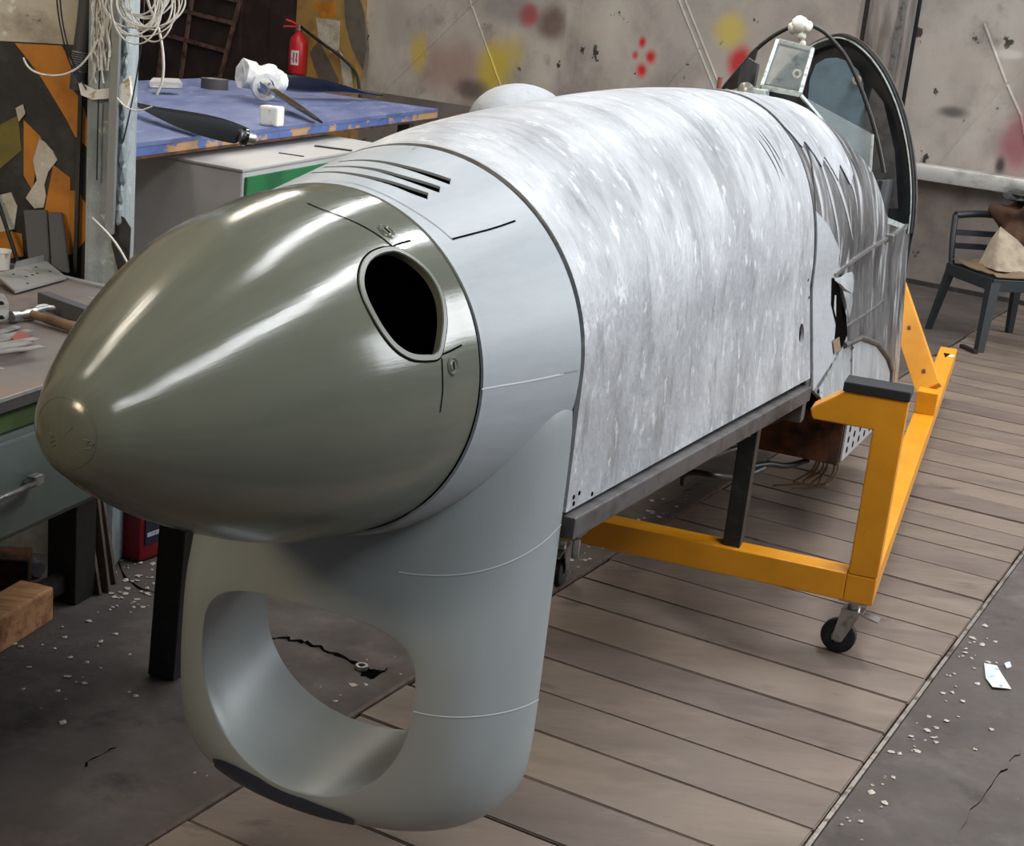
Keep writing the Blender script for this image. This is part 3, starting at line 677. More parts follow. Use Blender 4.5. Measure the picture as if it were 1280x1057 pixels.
for L_ in LOUV:
    P = skinpath(L_, 4, .79, 1.15); n = len(P); c = B(); lo, hi = [], []
    for i, p in enumerate(P):
        f = i/(n-1); nn = snorm(p); t = (P[min(i+1, n-1)]-P[max(i-1, 0)]).normalized(); x = nn.cross(t).normalized()
        h = .0125*min(1, .22+.95*f)
        lo.append((p+x*h, p-x*h)); 
    R_ = [[a+snorm(p)*.02, b+snorm(p)*.02, b-snorm(p)*.03, a-snorm(p)*.03] for (a, b), p in zip(lo, P)]
    v_ = loft(c, R_, True); c.faces.new(v_[0]); c.faces.new(v_[-1]); cs.append(c)
cut(ring, cs)
for p in ring.data.polygons: p.use_smooth = True
ring.data.set_sharp_from_angle(angle=math.radians(30))
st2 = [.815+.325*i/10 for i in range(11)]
bm = B(); loft(bm, [ringsec(s, .034) for s in st2], True); bmesh.ops.recalc_face_normals(bm, faces=bm.faces); obj('slot_dark_backing', bm, M['dark'], ring, 60)  # black backing added behind the louvres to make the slots dark
def rl(px, wd, m, name='panel_seam', off=.0008): ribbon(skinpath(px, 5, .795, 1.15), wd, off, m, ring, name)
rl([(565, 299), (592, 292), (618, 285), (644, 276)], .0035, 'line')
rl([(400, 226), (440, 229), (480, 243), (515, 262), (545, 282), (565, 299)], .0016, 'hairline')
rl([(602, 486), (630, 481), (660, 476), (704, 467)], .003, 'pale_line')
rl([(700, 467), (722, 463)], .002, 'hairline')
rl([(515, 187), (530, 181), (545, 177)], .004, 'hairline')
for k in range(0):
    pass

# --- chin air intake
CU, CV = 0, -.70                       # all outlines are sampled along the same rays from this centre
def outl(a, w_, up, eu, dn, ed):
    c, n = math.cos(a), math.sin(a); h_, e = (up, eu) if n >= 0 else (dn, ed)
    r = ((abs(c)/w_)**e+(abs(n)/h_)**e)**(-1/e); return r*c, CV+r*n
def openp(a): return outl(a, .272, .152, 3.6, .292, 2.1)
def fullp(a): return outl(a, .437, .70, 14, .398, 4.6)
NA = 176; S_L, S_R = .838, 1.150
def chin_ring(x):
    s = S_L+(S_R-S_L)*(1-math.sqrt(max(1-x**2.0, 0))); out = []
    for k in range(NA):
        a = 2*PI*k/NA; o_ = openp(a); f_ = fullp(a)
        # follow the outline from the lip outwards; the brow above the opening hides inside the nose ring
        xv = x**1.15 if o_[1] > CV else x**.72; out.append((s, o_[0]+(f_[0]-o_[0])*x, o_[1]+(f_[1]-o_[1])*xv))
    return out
XS = [.0, .012, .03, .06, .1, .16, .24, .34, .45, .56, .67, .77, .85, .91, .95, .975, .99, .997, 1.0]
outer = [chin_ring(x) for x in XS]
lip = [[(S_L-.004*math.sin(PI*j/4) + .012*j/4, openp(2*PI*k/NA)[0]*(1-.004*j), openp(2*PI*k/NA)[1]+(CV-openp(2*PI*k/NA)[1])*.004*j) for k in range(NA)] for j in (1, 2, 3)]
duct = []
for f in (.08, .2, .35, .5, .65, .8, .9, 1.0):
    duct.append([(S_L+.012+(S_R-S_L-.012)*f, openp(2*PI*k/NA)[0]*(1+.10*f), CV+(openp(2*PI*k/NA)[1]-CV)*(1-.16*f)) for k in range(NA)])
allr = list(reversed(outer))+lip+duct
bm = B(); vs = loft(bm, [[F(*p) for p in r] for r in allr], True)
loft_back = [vs[0], vs[-1]]
for k in range(NA):
    k2 = (k+1) % NA; bm.faces.new((vs[0][k], vs[0][k2], vs[-1][k2], vs[-1][k]))
bmesh.ops.recalc_face_normals(bm, faces=bm.faces)
chin = obj('chin_intake', bm, M['chin'], fus, 50)
def chinpt(v_r, sl):
    """polyline where the starboard side of the chin meets height v, from the front rearwards"""
    P, Nn = [], []
    def mid(r, k0, k1):
        for k in range(k0, k1):
            a, b = r[k % NA], r[(k+1) % NA]
            v = v_r+sl*(a[0]-1.15)
            if (a[2]-v)*(b[2]-v) <= 0 and abs(a[2]-b[2]) > 1e-7 and a[1] > .02:
                t = (v-a[2])/(b[2]-a[2]); return Vector(a).lerp(Vector(b), t)
    for i in range(40):
        x = (i/39)**.7; r = chin_ring(x); p = mid(r, -NA//4, NA//4+1)
        if p is not None: P.append(F(*p))
    # walk in towards the centre line over the brow
    for i, p in enumerate(P):
        t = (P[min(i+1, len(P)-1)]-P[max(i-1, 0)]).normalized(); n_ = t.cross(V).normalized(); Nn.append(n_ if n_.dot(U-D) > 0 else -n_)
    return P, Nn
for v, sl in ((-.335, .30), (-.757, -.13)):  # pale ribbons paint the highlight along the chin's section edges
    P, Nn = chinpt(v, sl)
    if len(P) > 3: ribbon(P, .0022, .0012, 'pale_line', chin, 'panel_seam', Nn)
# dark under-lip plate
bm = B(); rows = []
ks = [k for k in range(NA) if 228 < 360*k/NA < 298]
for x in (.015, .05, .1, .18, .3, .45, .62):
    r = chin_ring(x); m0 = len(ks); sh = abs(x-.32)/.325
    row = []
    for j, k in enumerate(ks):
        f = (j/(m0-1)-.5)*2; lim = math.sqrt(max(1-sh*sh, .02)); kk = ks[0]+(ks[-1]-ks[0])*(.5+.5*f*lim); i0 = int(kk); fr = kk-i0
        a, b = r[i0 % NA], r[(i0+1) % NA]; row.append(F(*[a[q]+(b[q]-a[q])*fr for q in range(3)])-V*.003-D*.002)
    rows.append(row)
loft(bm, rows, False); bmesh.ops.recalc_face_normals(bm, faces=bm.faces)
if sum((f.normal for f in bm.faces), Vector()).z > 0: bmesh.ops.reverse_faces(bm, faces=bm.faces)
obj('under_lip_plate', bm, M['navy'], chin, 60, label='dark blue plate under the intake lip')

# --- skin panels behind: each a thin closed shell from one edge over the top to the other
def shell(name, s0, s1, ns, vlow, m, parent, th=.012, phi0=None, phi1=None, off=0, sub=None, edge=None):
    """vlow(s) = height of the lower edge; phi0/phi1 limit the top part (radians) when the panel does not go round"""
    rows, uvs = [], []
    for i in range(ns+1):
        s = s0+(s1-s0)*i/ns; row, ur = [], []; vl = vlow(s); pts = []
        top0 = 0 if phi0 is None else phi0(s); top1 = PI if phi1 is None else phi1(s)
        if phi0 is None:
            for k in range(9): v = vl*(1-k/9); pts.append((uside(s, v), v))
        n = 60 if phi1 is None else 40
        for k in range(n+1): pts.append(ssec(s, top0+(top1-top0)*k/n))
        if phi1 is None:
            for k in range(9): v = vl*(k+1)/9; pts.append((-uside(s, v), v))
        acc = 0
        for j, (u, v) in enumerate(pts):
            if j: acc += math.hypot(u-pts[j-1][0], v-pts[j-1][1])
            q = F(s, u, v); row.append(q+snorm(q)*off); ur.append((s, acc))
        rows.append(row); uvs.append(ur)
    bm = B(); loft(bm, rows, False, uvs); bmesh.ops.recalc_face_normals(bm, faces=bm.faces)
    f = bm.faces[len(bm.faces)//2]; c = f.calc_center_median()
    if f.normal.dot(c-F(loc(c)[0], 0, 0)) < 0: bmesh.ops.reverse_faces(bm, faces=bm.faces)
    bmesh.ops.solidify(bm, geom=bm.faces[:], thickness=th)
    return obj(name, bm, M[m], parent, 45)
inner = shell('inner_frame', 1.145, 3.42, 30, lambda s: -.36, 'dark', fus, .01, off=-.018)
cowl = shell('engine_cowl', 1.170, 3.385, 90, lambda s: -.313-.004*(s-1.15), 'cowl', fus, .010)
P = onskin((1002, 418), 1.2, 3.38); n_ = snorm(P); c = B()
xx = D; pts = [P+n_*.05+D*(.030*math.cos(a))+V*(.032*math.sin(a)) for a in [2*PI*k/20 for k in range(20)]]; prism(c, pts, -n_*.09)
cut(cowl, [c])
for p in cowl.data.polygons: p.use_smooth = True
cowl.data.set_sharp_from_angle(angle=math.radians(30))
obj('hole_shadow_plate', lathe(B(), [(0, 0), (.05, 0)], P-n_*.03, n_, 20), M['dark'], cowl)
for q in ((717, 621), (717, 629), (724, 616), (740, 617), (1010, 350), (1011, 372)):
    P = onskin(q, 1.15, 3.4); obj('screw', lathe(B(), [(0, .002), (.004, .0015), (.005, 0)], P, snorm(P), 10), M['line'], cowl)
def cl(px, wd, m, parent=None, name='panel_seam', off=.001, s0=1.16, s1=3.38, taper=False): return ribbon(skinpath(px, 5, s0, s1), wd, off, m, parent or cowl, name, taper=taper)
for px in ([(936, 160), (955, 185), (968, 207), (976, 226)], [(941, 158), (960, 182), (974, 208), (981, 222)], [(946, 158), (966, 185), (978, 206)]): cl(px, .006, 'blacksteel', name='scratch', taper=True)
# blister on the port side of the cowl
bm = B(); bmesh.ops.create_uvsphere(bm, u_segments=32, v_segments=16, radius=1, matrix=Matrix.Translation(F(2.36, -.29, .47)) @ (Matrix((D, U, V)).transposed().to_4x4()) @ Matrix.Diagonal((.26*K, .125*K, .115*K, 1)))
obj('blister', bm, M['primer'], fus, 60)

# --- cockpit section
def vl_aft(s): return lerp(s, [(3.4, -.36), (3.75, -.50), (4.05, -.575), (4.6, -.63), (5.2, -.68), (5.5, -.70)])
fore = shell('forward_fuselage_skin', 3.397, 4.17, 34, vl_aft, 'skin', fus, .010)
def sillphi(s):
    v = lerp(s, [(4.165, .615), (4.25, .56), (4.40, .47), (4.6, .375), (4.66, .31), (4.76, .20), (4.95, .13), (5.45, .09)])
    e = expo(s); return math.asin(min(max(v/hgt(s), 0), 1)**(e/2))
def side_shell(name, s0, s1, ns, side, m, off=0, vtop=None, vlow=None, th=.010, parent=None):
    rows, uvs = [], []
    for i in range(ns+1):
        s = s0+(s1-s0)*i/ns; pts = []; vl = (vlow or vl_aft)(s)
        if vtop is None:
            for k in range(12): v = vl*(1-k/12); pts.append((uside(s, v), v))
            pm = sillphi(s)
            for k in range(17): pts.append(ssec(s, pm*k/16))
        else:
            vt = vtop(s)
            for k in range(17): v = vl+(vt-vl)*k/16; pts.append((uside(s, v), v))
        row, ur, acc = [], [], 0
        for j, (u, v) in enumerate(pts):
            if j: acc += math.hypot(u-pts[j-1][0], v-pts[j-1][1])
            q = F(s, side*u, v); row.append(q+snorm(q)*off); ur.append((s, acc))
        rows.append(row); uvs.append(ur)
    bm = B(); loft(bm, rows, False, uvs); bmesh.ops.recalc_face_normals(bm, faces=bm.faces)
    f = bm.faces[len(bm.faces)//3]
    if f.normal.dot(U)*side < 0: bmesh.ops.reverse_faces(bm, faces=bm.faces)
    bmesh.ops.solidify(bm, geom=bm.faces[:], thickness=th)
    return obj(name, bm, M[m], parent or fus, 45)
stb = side_shell('cockpit_side_skin', 4.172, 5.46, 44, 1, 'skin'); prt = side_shell('cockpit_side_skin', 4.172, 5.46, 44, -1, 'skin')
side_shell('white_strip_panel', 3.41, 3.80, 10, 1, 'primer', .004, lambda s: lerp(s, [(3.41, .26), (3.6, .20), (3.80, .10)]), lambda s: lerp(s, [(3.41, -.37), (3.80, -.30)]), .004)
shell('lit_top_overlay', 3.402, 4.165, 40, vl_aft, 'cowl', fus, .003, lambda s: lerp(s, [(3.40, .98), (3.47, .80), (3.55, .86), (3.65, .66), (3.75, .74), (3.86, .56), (3.97, .68), (4.06, .52), (4.165, .60)]), lambda s: PI-.5, .0045)  # paler overlay paints the light reflected off the top of the skin
# wing-root fairing area below its arch
def arch_v(s): return lerp(s, [(3.42, -.40), (3.7, -.345), (3.95, -.275), (4.3, -.285), (4.7, -.36), (5.0, -.46), (5.15, -.54)])
side_shell('wing_root_panel', 3.52, 5.15, 40, 1, 'primer2', .003, arch_v, lambda s: vl_aft(s)+.002, .004)
P = [F(s, uside(s, arch_v(s)), arch_v(s))+U*.006 for s in [3.95+.03*i for i in range(41)]]; obj('arch_rib', tube(B(), P, .010, 8), M['rail'], fus, 60)
P = [F(5.15, uside(5.15, v), v)+U*.006 for v in (-.54, -.60, -.66)]; obj('arch_rib', tube(B(), P, .008, 8), M['rail'], fus, 60)
P = [F(4.12, uside(4.12, v), v)+U*.006 for v in (-.28, -.38, -.48, -.57)]
bm = B()
for a, b in zip(P, P[1:]): bar(bm, a, b, .03, .006, U)
obj('riveted_strap', bm, M['primer'], fus)
for k in range(10):
    p = F(4.10+.03*(k % 2), uside(4.1, -.3), -.30-.026*k)+U*.010; obj('rivet', lathe(B(), [(0, .003), (.005, .002), (.006, 0)], p, U, 8), M['rail'], fus)
for k in range(9):
    p = F(3.50+.05*(k % 2), uside(3.5, -.36), -.385-.016*k)+U*.006; obj('rivet', lathe(B(), [(0, .003), (.0055, .002), (.0065, 0)], p, U, 8), M['line'], fus)
# stringers across the side
def strg(px, wd, th, m, name):
    P = skinpath(px, 4, 3.4, 5.46); bm = B()
    for a, b in zip(P, P[1:]):
        n_ = snorm(a); bar(bm, a+n_*th*.5, b+n_*th*.5, wd, th, n_)
    obj(name, bm, M[m], fus)
strg([(1041, 343), (1062, 327), (1085, 311), (1110, 296), (1132, 281)], .010, .010, 'zinc', 'stringer')
strg([(1056, 408), (1072, 398), (1090, 386), (1104, 375)], .006, .004, 'zinc', 'stringer')
for q in ((1108, 297),): 
    P = onskin(q, 3.4, 5.46); obj('latch_block', box(B(), P+U*.012, (.03, .03, .03), RZ(-PS), .004), M['zinc'], fus)
# crumpled and torn skin aft of the white strip
HP2 = [(1038, 346), (1046, 352), (1049, 372), (1056, 395), (1057, 418), (1050, 434), (1041, 428), (1043, 405), (1037, 380)]
bm = B(); P = [onskin(p, 3.4, 5.4) for p in HP2]; c_ = sum(P, Vector())/len(P)
cv = bm.verts.new(c_+U*.001); vv = [bm.verts.new(p+U*.006) for p in P]
for i in range(len(vv)): bm.faces.new((cv, vv[i], vv[(i+1) % len(vv)]))
bmesh.ops.recalc_face_normals(bm, faces=bm.faces); obj('torn_hole', bm, M['dark'], fus)
bm = B()
FP_ = [(1040, 348), (1056, 338), (1062, 350), (1055, 362), (1060, 380), (1054, 396), (1051, 384), (1049, 362)]
P = [onskin(p, 3.4, 5.4)+U*random.uniform(.004, .022) for p in FP_]; c_ = sum(P, Vector())/len(P)
cv = bm.verts.new(c_+U*.016); vv = [bm.verts.new(p) for p in P]
for i in range(len(vv)): bm.faces.new((cv, vv[i], vv[(i+1) % len(vv)]))
bmesh.ops.subdivide_edges(bm, edges=bm.edges[:], cuts=2, use_grid_fill=True, fractal=.3, seed=3)
bmesh.ops.recalc_face_normals(bm, faces=bm.faces); obj('torn_flap', bm, M['primer2'], fus, 30)
bm = B(); P = [onskin(p, 3.4, 5.4)+U*.008 for p in ((1038, 425), (1046, 420), (1048, 436), (1040, 442))]
cv = [bm.verts.new(p) for p in P]; bm.faces.new(cv); bmesh.ops.recalc_face_normals(bm, faces=bm.faces); obj('torn_flap', bm, M['khaki'], fus)
# paint streaks left on the metal skin
for px, wd in (([(1003, 165), (1022, 195), (1036, 235), (1046, 280), (1050, 325)], .030), ([(1012, 175), (1040, 215), (1056, 255), (1066, 300)], .030), ([(1030, 180), (1052, 205), (1068, 240), (1072, 275)], .022)):
    cl(px, wd, 'primer', fus, 'paint_streak', .0012, 3.4, 5.4, True)
for px in ([(988, 150), (1003, 172), (1013, 200), (1018, 240), (1020, 285)], [(1024, 155), (1045, 178), (1062, 205), (1070, 235)], [(1060, 190), (1070, 212), (1076, 232)], [(1008, 140), (1030, 158), (1048, 176)]):
    cl(px, .014, 'blacksteel', fus, 'paint_streak', .0016, 3.4, 5.4, True)

# --- lower rails, brackets, spar box
for sd in (1, -1):
    bm = B(); bar(bm, F(1.17, sd*.432, -.347), F(3.33, sd*.492, -.366), .05, .042, V, .003); ra = obj('lower_rail', bm, M['rail'], fus)
    for s in (1.22, 2.75, 3.22):
        p = F(s, sd*.455, -.385); obj('bolt', cyl(B(), p, p-V*.035, .007, 8), M['zinc'], ra)
    bm = B(); box(bm, F(3.36, sd*.44, -.40), (.10, .05, .13), RZ(-PS), .006); obj('end_bracket', bm, M['rail'], fus)
for s in (1.3, 3.2):
    bm = B(); bar(bm, F(s, -.44, -.37), F(s, .44, -.37), .05, .05, V); obj('cross_rail', bm, M['rail'], fus)
bm = B(); prism(bm, [F(4.15, -.50, -.60), F(4.15, .52, -.60), F(4.15, .52, -.80), F(4.15, -.50, -.80)], D*.62); sb = obj('spar_box', bm, M['rust'], fus)
bm = B(); prism(bm, [F(4.17, .524, -.62), F(4.17, .524, -.785), F(4.88, .524, -.785), F(4.88, .524, -.62)], U*.006); pp = obj('perforated_end_plate', bm, M['primer'], sb)
for i in range(5):
    for j in range(3):
        p = F(4.25+.13*i, .5325, -.66-.045*j); obj('lightening_hole', lathe(B(), [(0, .001), (.012, .001), (.012, 0)], p, U, 10), M['hole'], sb)
bm = B(); bar(bm, F(3.38, 0, -.56), F(4.15, 0, -.62), .5, .02, V); obj('belly_plate', bm, M['rust'], fus)
def hose(name, pts, r, m='blackcable'): obj(name, tube(B(), crom(pts, 6, False), r, 7), M[m], fus, 60)
s_ = 3.25
hose('hose', [ons((945, 556), 3.6), ons((915, 562), 3.5), ons((885, 571), s_), ons((868, 568), s_), ons((835, 572), s_)], .010)
hose('hose', [ons((955, 585), 3.7), ons((925, 596), 3.5), ons((895, 594), s_), ons((868, 590), s_), ons((855, 594), s_), ons((853, 606), s_)], .009)
hose('hose', [ons((1010, 575), 4.2), ons((985, 582), 4.1), ons((960, 580), 4.0), ons((935, 584), 3.9)], .010)
for i in range(7):
    x = 1010+i*6; y1 = 608+random.uniform(-8, 8)
    hose('frayed_wire', [ons((1022+i*4, 572), 4.3), ons((x+random.uniform(-6, 6), 588), 4.3), ons((x-12+random.uniform(-6, 6), 602), 4.3), ons((x-25+random.uniform(-14, 30), y1), 4.3), ons((x-34+random.uniform(-14, 44), y1+2), 4.3)], .004, 'khaki')

# --- rear frame and armour plate
def bk(a, s, sc=1):
    c, n = math.cos(a), math.sin(a); e = 1.75
    return F(s, .475*sc*math.copysign(abs(c)**(2/e), c), .08+.862*sc*abs(n)**(2/e))
SB = 5.44
out = [bk(PI*k/48, SB) for k in range(49)]; low = [F(SB, -.475, -.2), F(SB, -.46, -.68), F(SB, .46, -.68), F(SB, .475, -.2)]
obj('rear_bulkhead', prism(B(), out+low, D*.02), M['dkgrey'], fus)
def archband(s, sc0, sc1, depth, m, name, a0=0, a1=PI):
    R_ = [[bk(a, s, sc0), bk(a, s, sc1), bk(a, s, sc1)-D*depth, bk(a, s, sc0)-D*depth] for a in [a0+(a1-a0)*k/56 for k in range(57)]]
    bm = B(); v_ = loft(bm, R_, True); bm.faces.new(v_[0]); bm.faces.new(v_[-1]); bmesh.ops.recalc_face_normals(bm, faces=bm.faces); return obj(name, bm, M[m], fus, 40)
archband(SB, .99, 1.015, .03, 'rail', 'arch_flange'); archband(SB-.04, .955, .985, .025, 'rubber', 'arch_seal'); archband(SB-.10, .982, .99, .015, 'frame', 'arch_flange', 0, 1.9); archband(SB-.07, .99, 1.005, .02, 'rubber', 'arch_seal', 0, 1.7)
P = [ons(q, SB-.10) for q in ((1005, 205), (1008, 150), (1012, 100), (1020, 80), (1032, 73), (1046, 72), (1060, 77), (1072, 88), (1078, 104), (1082, 150), (1081, 205))]
obj('armour_plate', prism(B(), P, D*.02), M['armour'], fus, label='blue grey armour plate behind the seat')
for q in ((997, 92), (1072, 100)):
    p = ons(q, SB-.12); obj('bolt', lathe(B(), [(.004, .002), (.010, .012), (.018, .012), (.018, 0)], p, -D, 14), M['zinc'], fus); obj('bolt_socket', lathe(B(), [(0, .006), (.009, .006)], p, -D, 12), M['dark'], fus)
# inner wall strips seen between windscreen and rear frame
for s, u, m in ((5.0, .345, 'dkgrey'), (4.8, .33, 'blacksteel')):
    bm = B(); prism(bm, [F(s, u, .32), F(s, u+.02, .32), F(s, u+.02, -.1), F(s, u, -.1)], D*.3); obj('cockpit_rib', bm, M[m], fus)
bm = B(); bar(bm, F(4.80, .435, .165), F(5.42, .445, .095), .025, .02, V); obj('cockpit_sill', bm, M['frame'], fus); bm = B(); bar(bm, F(4.80, -.435, .165), F(5.42, -.445, .095), .03, .02, V); obj('cockpit_sill', bm, M['dkgrey'], fus)
bm = B(); prism(bm, [ons(q, SB-.14) for q in ((1082, 210), (1082, 140), (1090, 110), (1104, 128), (1118, 190), (1122, 260), (1100, 262))], D*.01); obj('grey_side_panel', bm, M['rail'], fus)
bm = B(); prism(bm, [F(4.20, -.30, .42), F(4.20, .30, .42), F(4.20, .41, .1), F(4.20, .41, -.1), F(4.20, -.41, -.1), F(4.20, -.41, .1)], D*.02); obj('instrument_bulkhead', bm, M['dark'], fus)
bm = B(); prism(bm, [F(4.2, -.42, -.35), F(4.2, .42, -.35), F(5.44, .42, -.35), F(5.44, -.42, -.35)], V*.02); obj('cockpit_floor', bm, M['dark'], fus)

# --- windscreen
SH = 4.6
hp = [ons(q, SH) for q in ((900, 118), (906, 108), (915, 97), (930, 79), (945, 62), (965, 46), (985, 35), (1000, 29), (1010, 30), (1030, 40), (1046, 56), (1060, 75), (1076, 110), (1090, 150), (1099, 185), (1105, 216))]
obj('windscreen_hoop', tube(B(), crom(hp, 4, False), [.0075]*(len(crom(hp, 4, False))), 8), M['blacksteel'], fus, 60)
wa = [ons((952, 109), 4.15), ons((1000, 118), 4.15), ons((1016, 62), 4.42), ons((972, 51), 4.42)]
def fr(pts, r, closed=True, m='frame'):
    bm = B(); P = pts+[pts[0]] if closed else pts
    for a, b in zip(P, P[1:]): bar(bm, a, b, r*2, r*1.4, (b-a).cross(V) if abs((b-a).normalized().dot(V)) < .9 else U, .002)
    return bm
ws = obj('windscreen_frame', fr(wa, .0085), M['frame'], fus, 40)
ins = lambda f: [p.lerp(sum(wa, Vector())/4, f) for p in wa]
nrm = (wa[1]-wa[0]).cross(wa[3]-wa[0]).normalized()
obj('windscreen_pane', prism(B(), ins(.06), nrm*.004), M['glass'], fus)
fr2 = fr(ins(.13), .004); obj('inner_frame_bead', fr2, M['rail'], ws)
sa = [ons((1001, 119), 4.15), ons((1045, 168), 4.40), ons((1090, 208), 4.60), ons((1092, 165), 4.60), ons((1062, 82), 4.60), ons((1018, 62), 4.44)]
sa2 = [ons((1001, 119), 4.15), ons((1046, 172), 4.38), ons((1088, 214), 4.57), ons((1091, 168), 4.58)]
bm = B(); n_ = (sa2[1]-sa2[0]).cross(sa2[3]-sa2[0]).normalized(); prism(bm, sa2, n_*.004); obj('side_pane', bm, M['glass'], fus)
bm = B()
for a, b in zip(sa2[:2]+[sa2[2]], sa2[1:3]+[sa2[3]]): bar(bm, a, b, .012, .008, U, .002)
obj('side_pane_frame', bm, M['frame'], ws)
# port quarter frame, dark, with its latch
lf = [ons((925, 112), 4.25), ons((948, 60), 4.5), ons((958, 56), 4.5), ons((944, 112), 4.2)]
bm = B(); prism(bm, [ons(q, 4.5) for q in ((913, 112), (926, 108), (940, 84), (946, 62), (938, 66), (922, 88), (906, 110))], D*.02); obj('port_quarter_frame', bm, M['blacksteel'], fus)
bm = B(); prism(bm, [ons(q, 4.42) for q in ((921, 106), (942, 108), (947, 80), (935, 72), (926, 84))], D*.03); obj('port_latch_plate', bm, M['dkgrey'], fus)
p = ons((933, 113), 4.1); obj('sight_mount', lathe(B(), [(.016, -.01), (.026, 0), (.026, .02), (.012, .026), (0, .026)], p, -D, 18), M['zinc'], fus, 40)
p = ons((899, 106), 4.25); obj('peg', cyl(B(), p-V*.03, p+V*.025, .009, 10), M['scrap'], fus)
pb = ons((950, 116), 4.12); bm = B(); box(bm, pb, (.05, .06, .025), RZ(-PS), .006); obj('sight_foot', bm, M['frame'], fus)
bm = B(); c_ = ons((1000, 31), SH)
for dx, dy, r in ((0, 0, .030), (-8, 4, .020), (9, 2, .020), (2, 14, .016), (4, 24, .010)):
    p = ons((1000+dx, 31+dy), SH-.02); bmesh.ops.create_icosphere(bm, subdivisions=2, radius=r, matrix=Matrix.Translation(p))
for v in bm.verts: v.co += Vector((mnoise.noise(v.co*60), mnoise.noise(v.co*60+Vector((5, 0, 0))), mnoise.noise(v.co*60+Vector((0, 7, 0)))))*.006
obj('tape_wad', bm, M['tape'], fus, 60, label='white tape wad at the hoop top')

# ------------------------------------------------------------------ yellow assembly dolly
C0 = Vector((1.036, 3.795, 0)); LD = Vector((math.sin(.32), math.cos(.32), 0)); TD = Vector((math.cos(.32), -math.sin(.32), 0))
def sd(a, b, z): return C0 + LD*a - TD*b + Vector((0, 0, z))     # a along, b to the left of the outer right corner
dol = thing('assembly_dolly', 'orange steel trolley frame on castors standing under the fuselage', 'trolley', sd(1.7, .5, 0))
BZ0, BZ1 = .178, .258; LEN, WID = 3.47, .98
def dpart(name, bm, m='orange', sm=None, par=None, label=None): return obj(name, bm, M[m], par or dol, sm, label=label)
bm = B(); bar(bm, sd(.04, .0805, (BZ0+BZ1)/2), sd(.04, WID, (BZ0+BZ1)/2), .08, BZ1-BZ0, bev=.004); dpart('front_beam', bm)
for b in (.04, WID-.04):
    bm = B(); bar(bm, sd(0, b, (BZ0+BZ1)/2), sd(LEN, b, (BZ0+BZ1)/2), .08, BZ1-BZ0, bev=.004); dpart('side_beam', bm)
def post(b0, sg):
    pr_ = [(0, BZ1), (0, .762), (.165, .762), (.250, .700), (.240, .672), (.078, .672), (.078, BZ1)]
    bm = prism(B(), [sd(.0, b0+sg*x, z) for x, z in pr_], LD*.085, bev=.003); dpart('post', bm)
    bm = B(); bar(bm, sd(.0425, b0-sg*.004, .777), sd(.0425, b0+sg*.172, .777), .095, .028, bev=.004); dpart('support_pad', bm, 'rubber', label='black rubber support pad')
post(0, 1); post(WID, -1)
# raking braces at the tail end, bolted down through foot blocks
for b0, sg in ((.04, 1), (WID-.04, -1)):
    f0 = sd(2.10, b0, BZ1+.03); f1 = onpl((1108, 328), LD, sd(2.62, 0, 0)); fb = (f1-C0).dot(TD)*-1; f1 = sd(2.62, fb if sg > 0 else WID-fb, f1.z)
    bm = B(); box(bm, sd(2.05, b0, BZ1+.045), (.08, .09, .09), RZ(-.32), .004); ft = dpart('brace_foot', bm)
    bm = B(); bar(bm, f0+Vector((0, 0, .05)), f1, .10, .03, LD*-1, .003); br = dpart('brace', bm)
    for k in (.12, .45):
        p = f0.lerp(f1, k)+Vector((0, 0, .05*(1-k))); d = (f1-f0).normalized(); n_ = d.cross(TD).normalized(); n_ = n_ if n_.y < 0 else -n_
        obj('bolt', lathe(B(), [(0, .004), (.010, .004), (.010, 0)], p+n_*.0155, n_, 8), M['rust'], br)
# the slotted end of the side beam
bm = B(); prism(bm, [sd(LEN-.16, .055, BZ1), sd(LEN-.16, .025, BZ1), sd(LEN-.26, .04, BZ1)], Vector((0, 0, .002))); dpart('slot', bm, 'hole')
bm = B(); box(bm, sd(LEN-.2, .015, BZ1+.001), (.02, .05, .002), RZ(-.5)); dpart('paint_scar', bm, 'white')
# dark legs between the beams and the engine rails
for u in (.40, -.40):
    top = F(3.02, u, -.40); bot = F(3.05, u*.985, -.865); bot.z = BZ1
    bm = B(); bar(bm, bot, top, .062, .05, TD, .003); dpart('support_leg', bm, 'blacksteel', label='dark steel leg up to the engine rail')
# castors
def caster(l, rz, label):
    t = bpy.data.objects.new('caster', None); COL.objects.link(t); t.parent = dol; t.location = l - Vector(dol.location); t.rotation_euler = (0, 0, rz)
    if label: t['label'] = label
    bm = lathe(B(), [(.018, -.014), (.040, -.015), (.0495, -.010), (.0495, .010), (.040, .015), (.018, .014)], (0, .03, .0495), (1, 0, 0), 28, True); obj('wheel', bm, M['rubber'], t, 50, False)
    bm = lathe(B(), [(0, -.017), (.012, -.017), (.014, -.015), (.024, -.012), (.028, -.0145), (.028, .0145), (.024, .012), (.014, .015), (.012, .017), (0, .017)], (0, .03, .0495), (1, 0, 0), 20); obj('wheel_hub', bm, M['zinc'], t, 40, False)
    bm = B()
    for x in (-.021, .021): prism(bm, [(x-.0015, .045, .04), (x-.0015, .015, .04), (x-.0015, -.025, .135), (x-.0015, .03, .135)], (.003, 0, 0))
    box(bm, (0, .0, .137), (.05, .06, .004)); cyl(bm, (0, 0, .138), (0, 0, .165), .018, 14); box(bm, (0, 0, .172), (.075, .08, .012)); obj('fork', bm, M['zinc'], t, 35, False)
    bm = B(); cyl(bm, (-.028, .03, .0495), (.028, .03, .0495), .006, 8); obj('axle', bm, M['zinc'], t, 35, False)
    bm = B(); prism(bm, [(-.018, -.02, .128), (.018, -.02, .128), (.022, -.075, .120), (-.022, -.075, .120)], (0, 0, .004)); obj('brake_pedal', bm, M['zinc'], t, None, False)
    return t
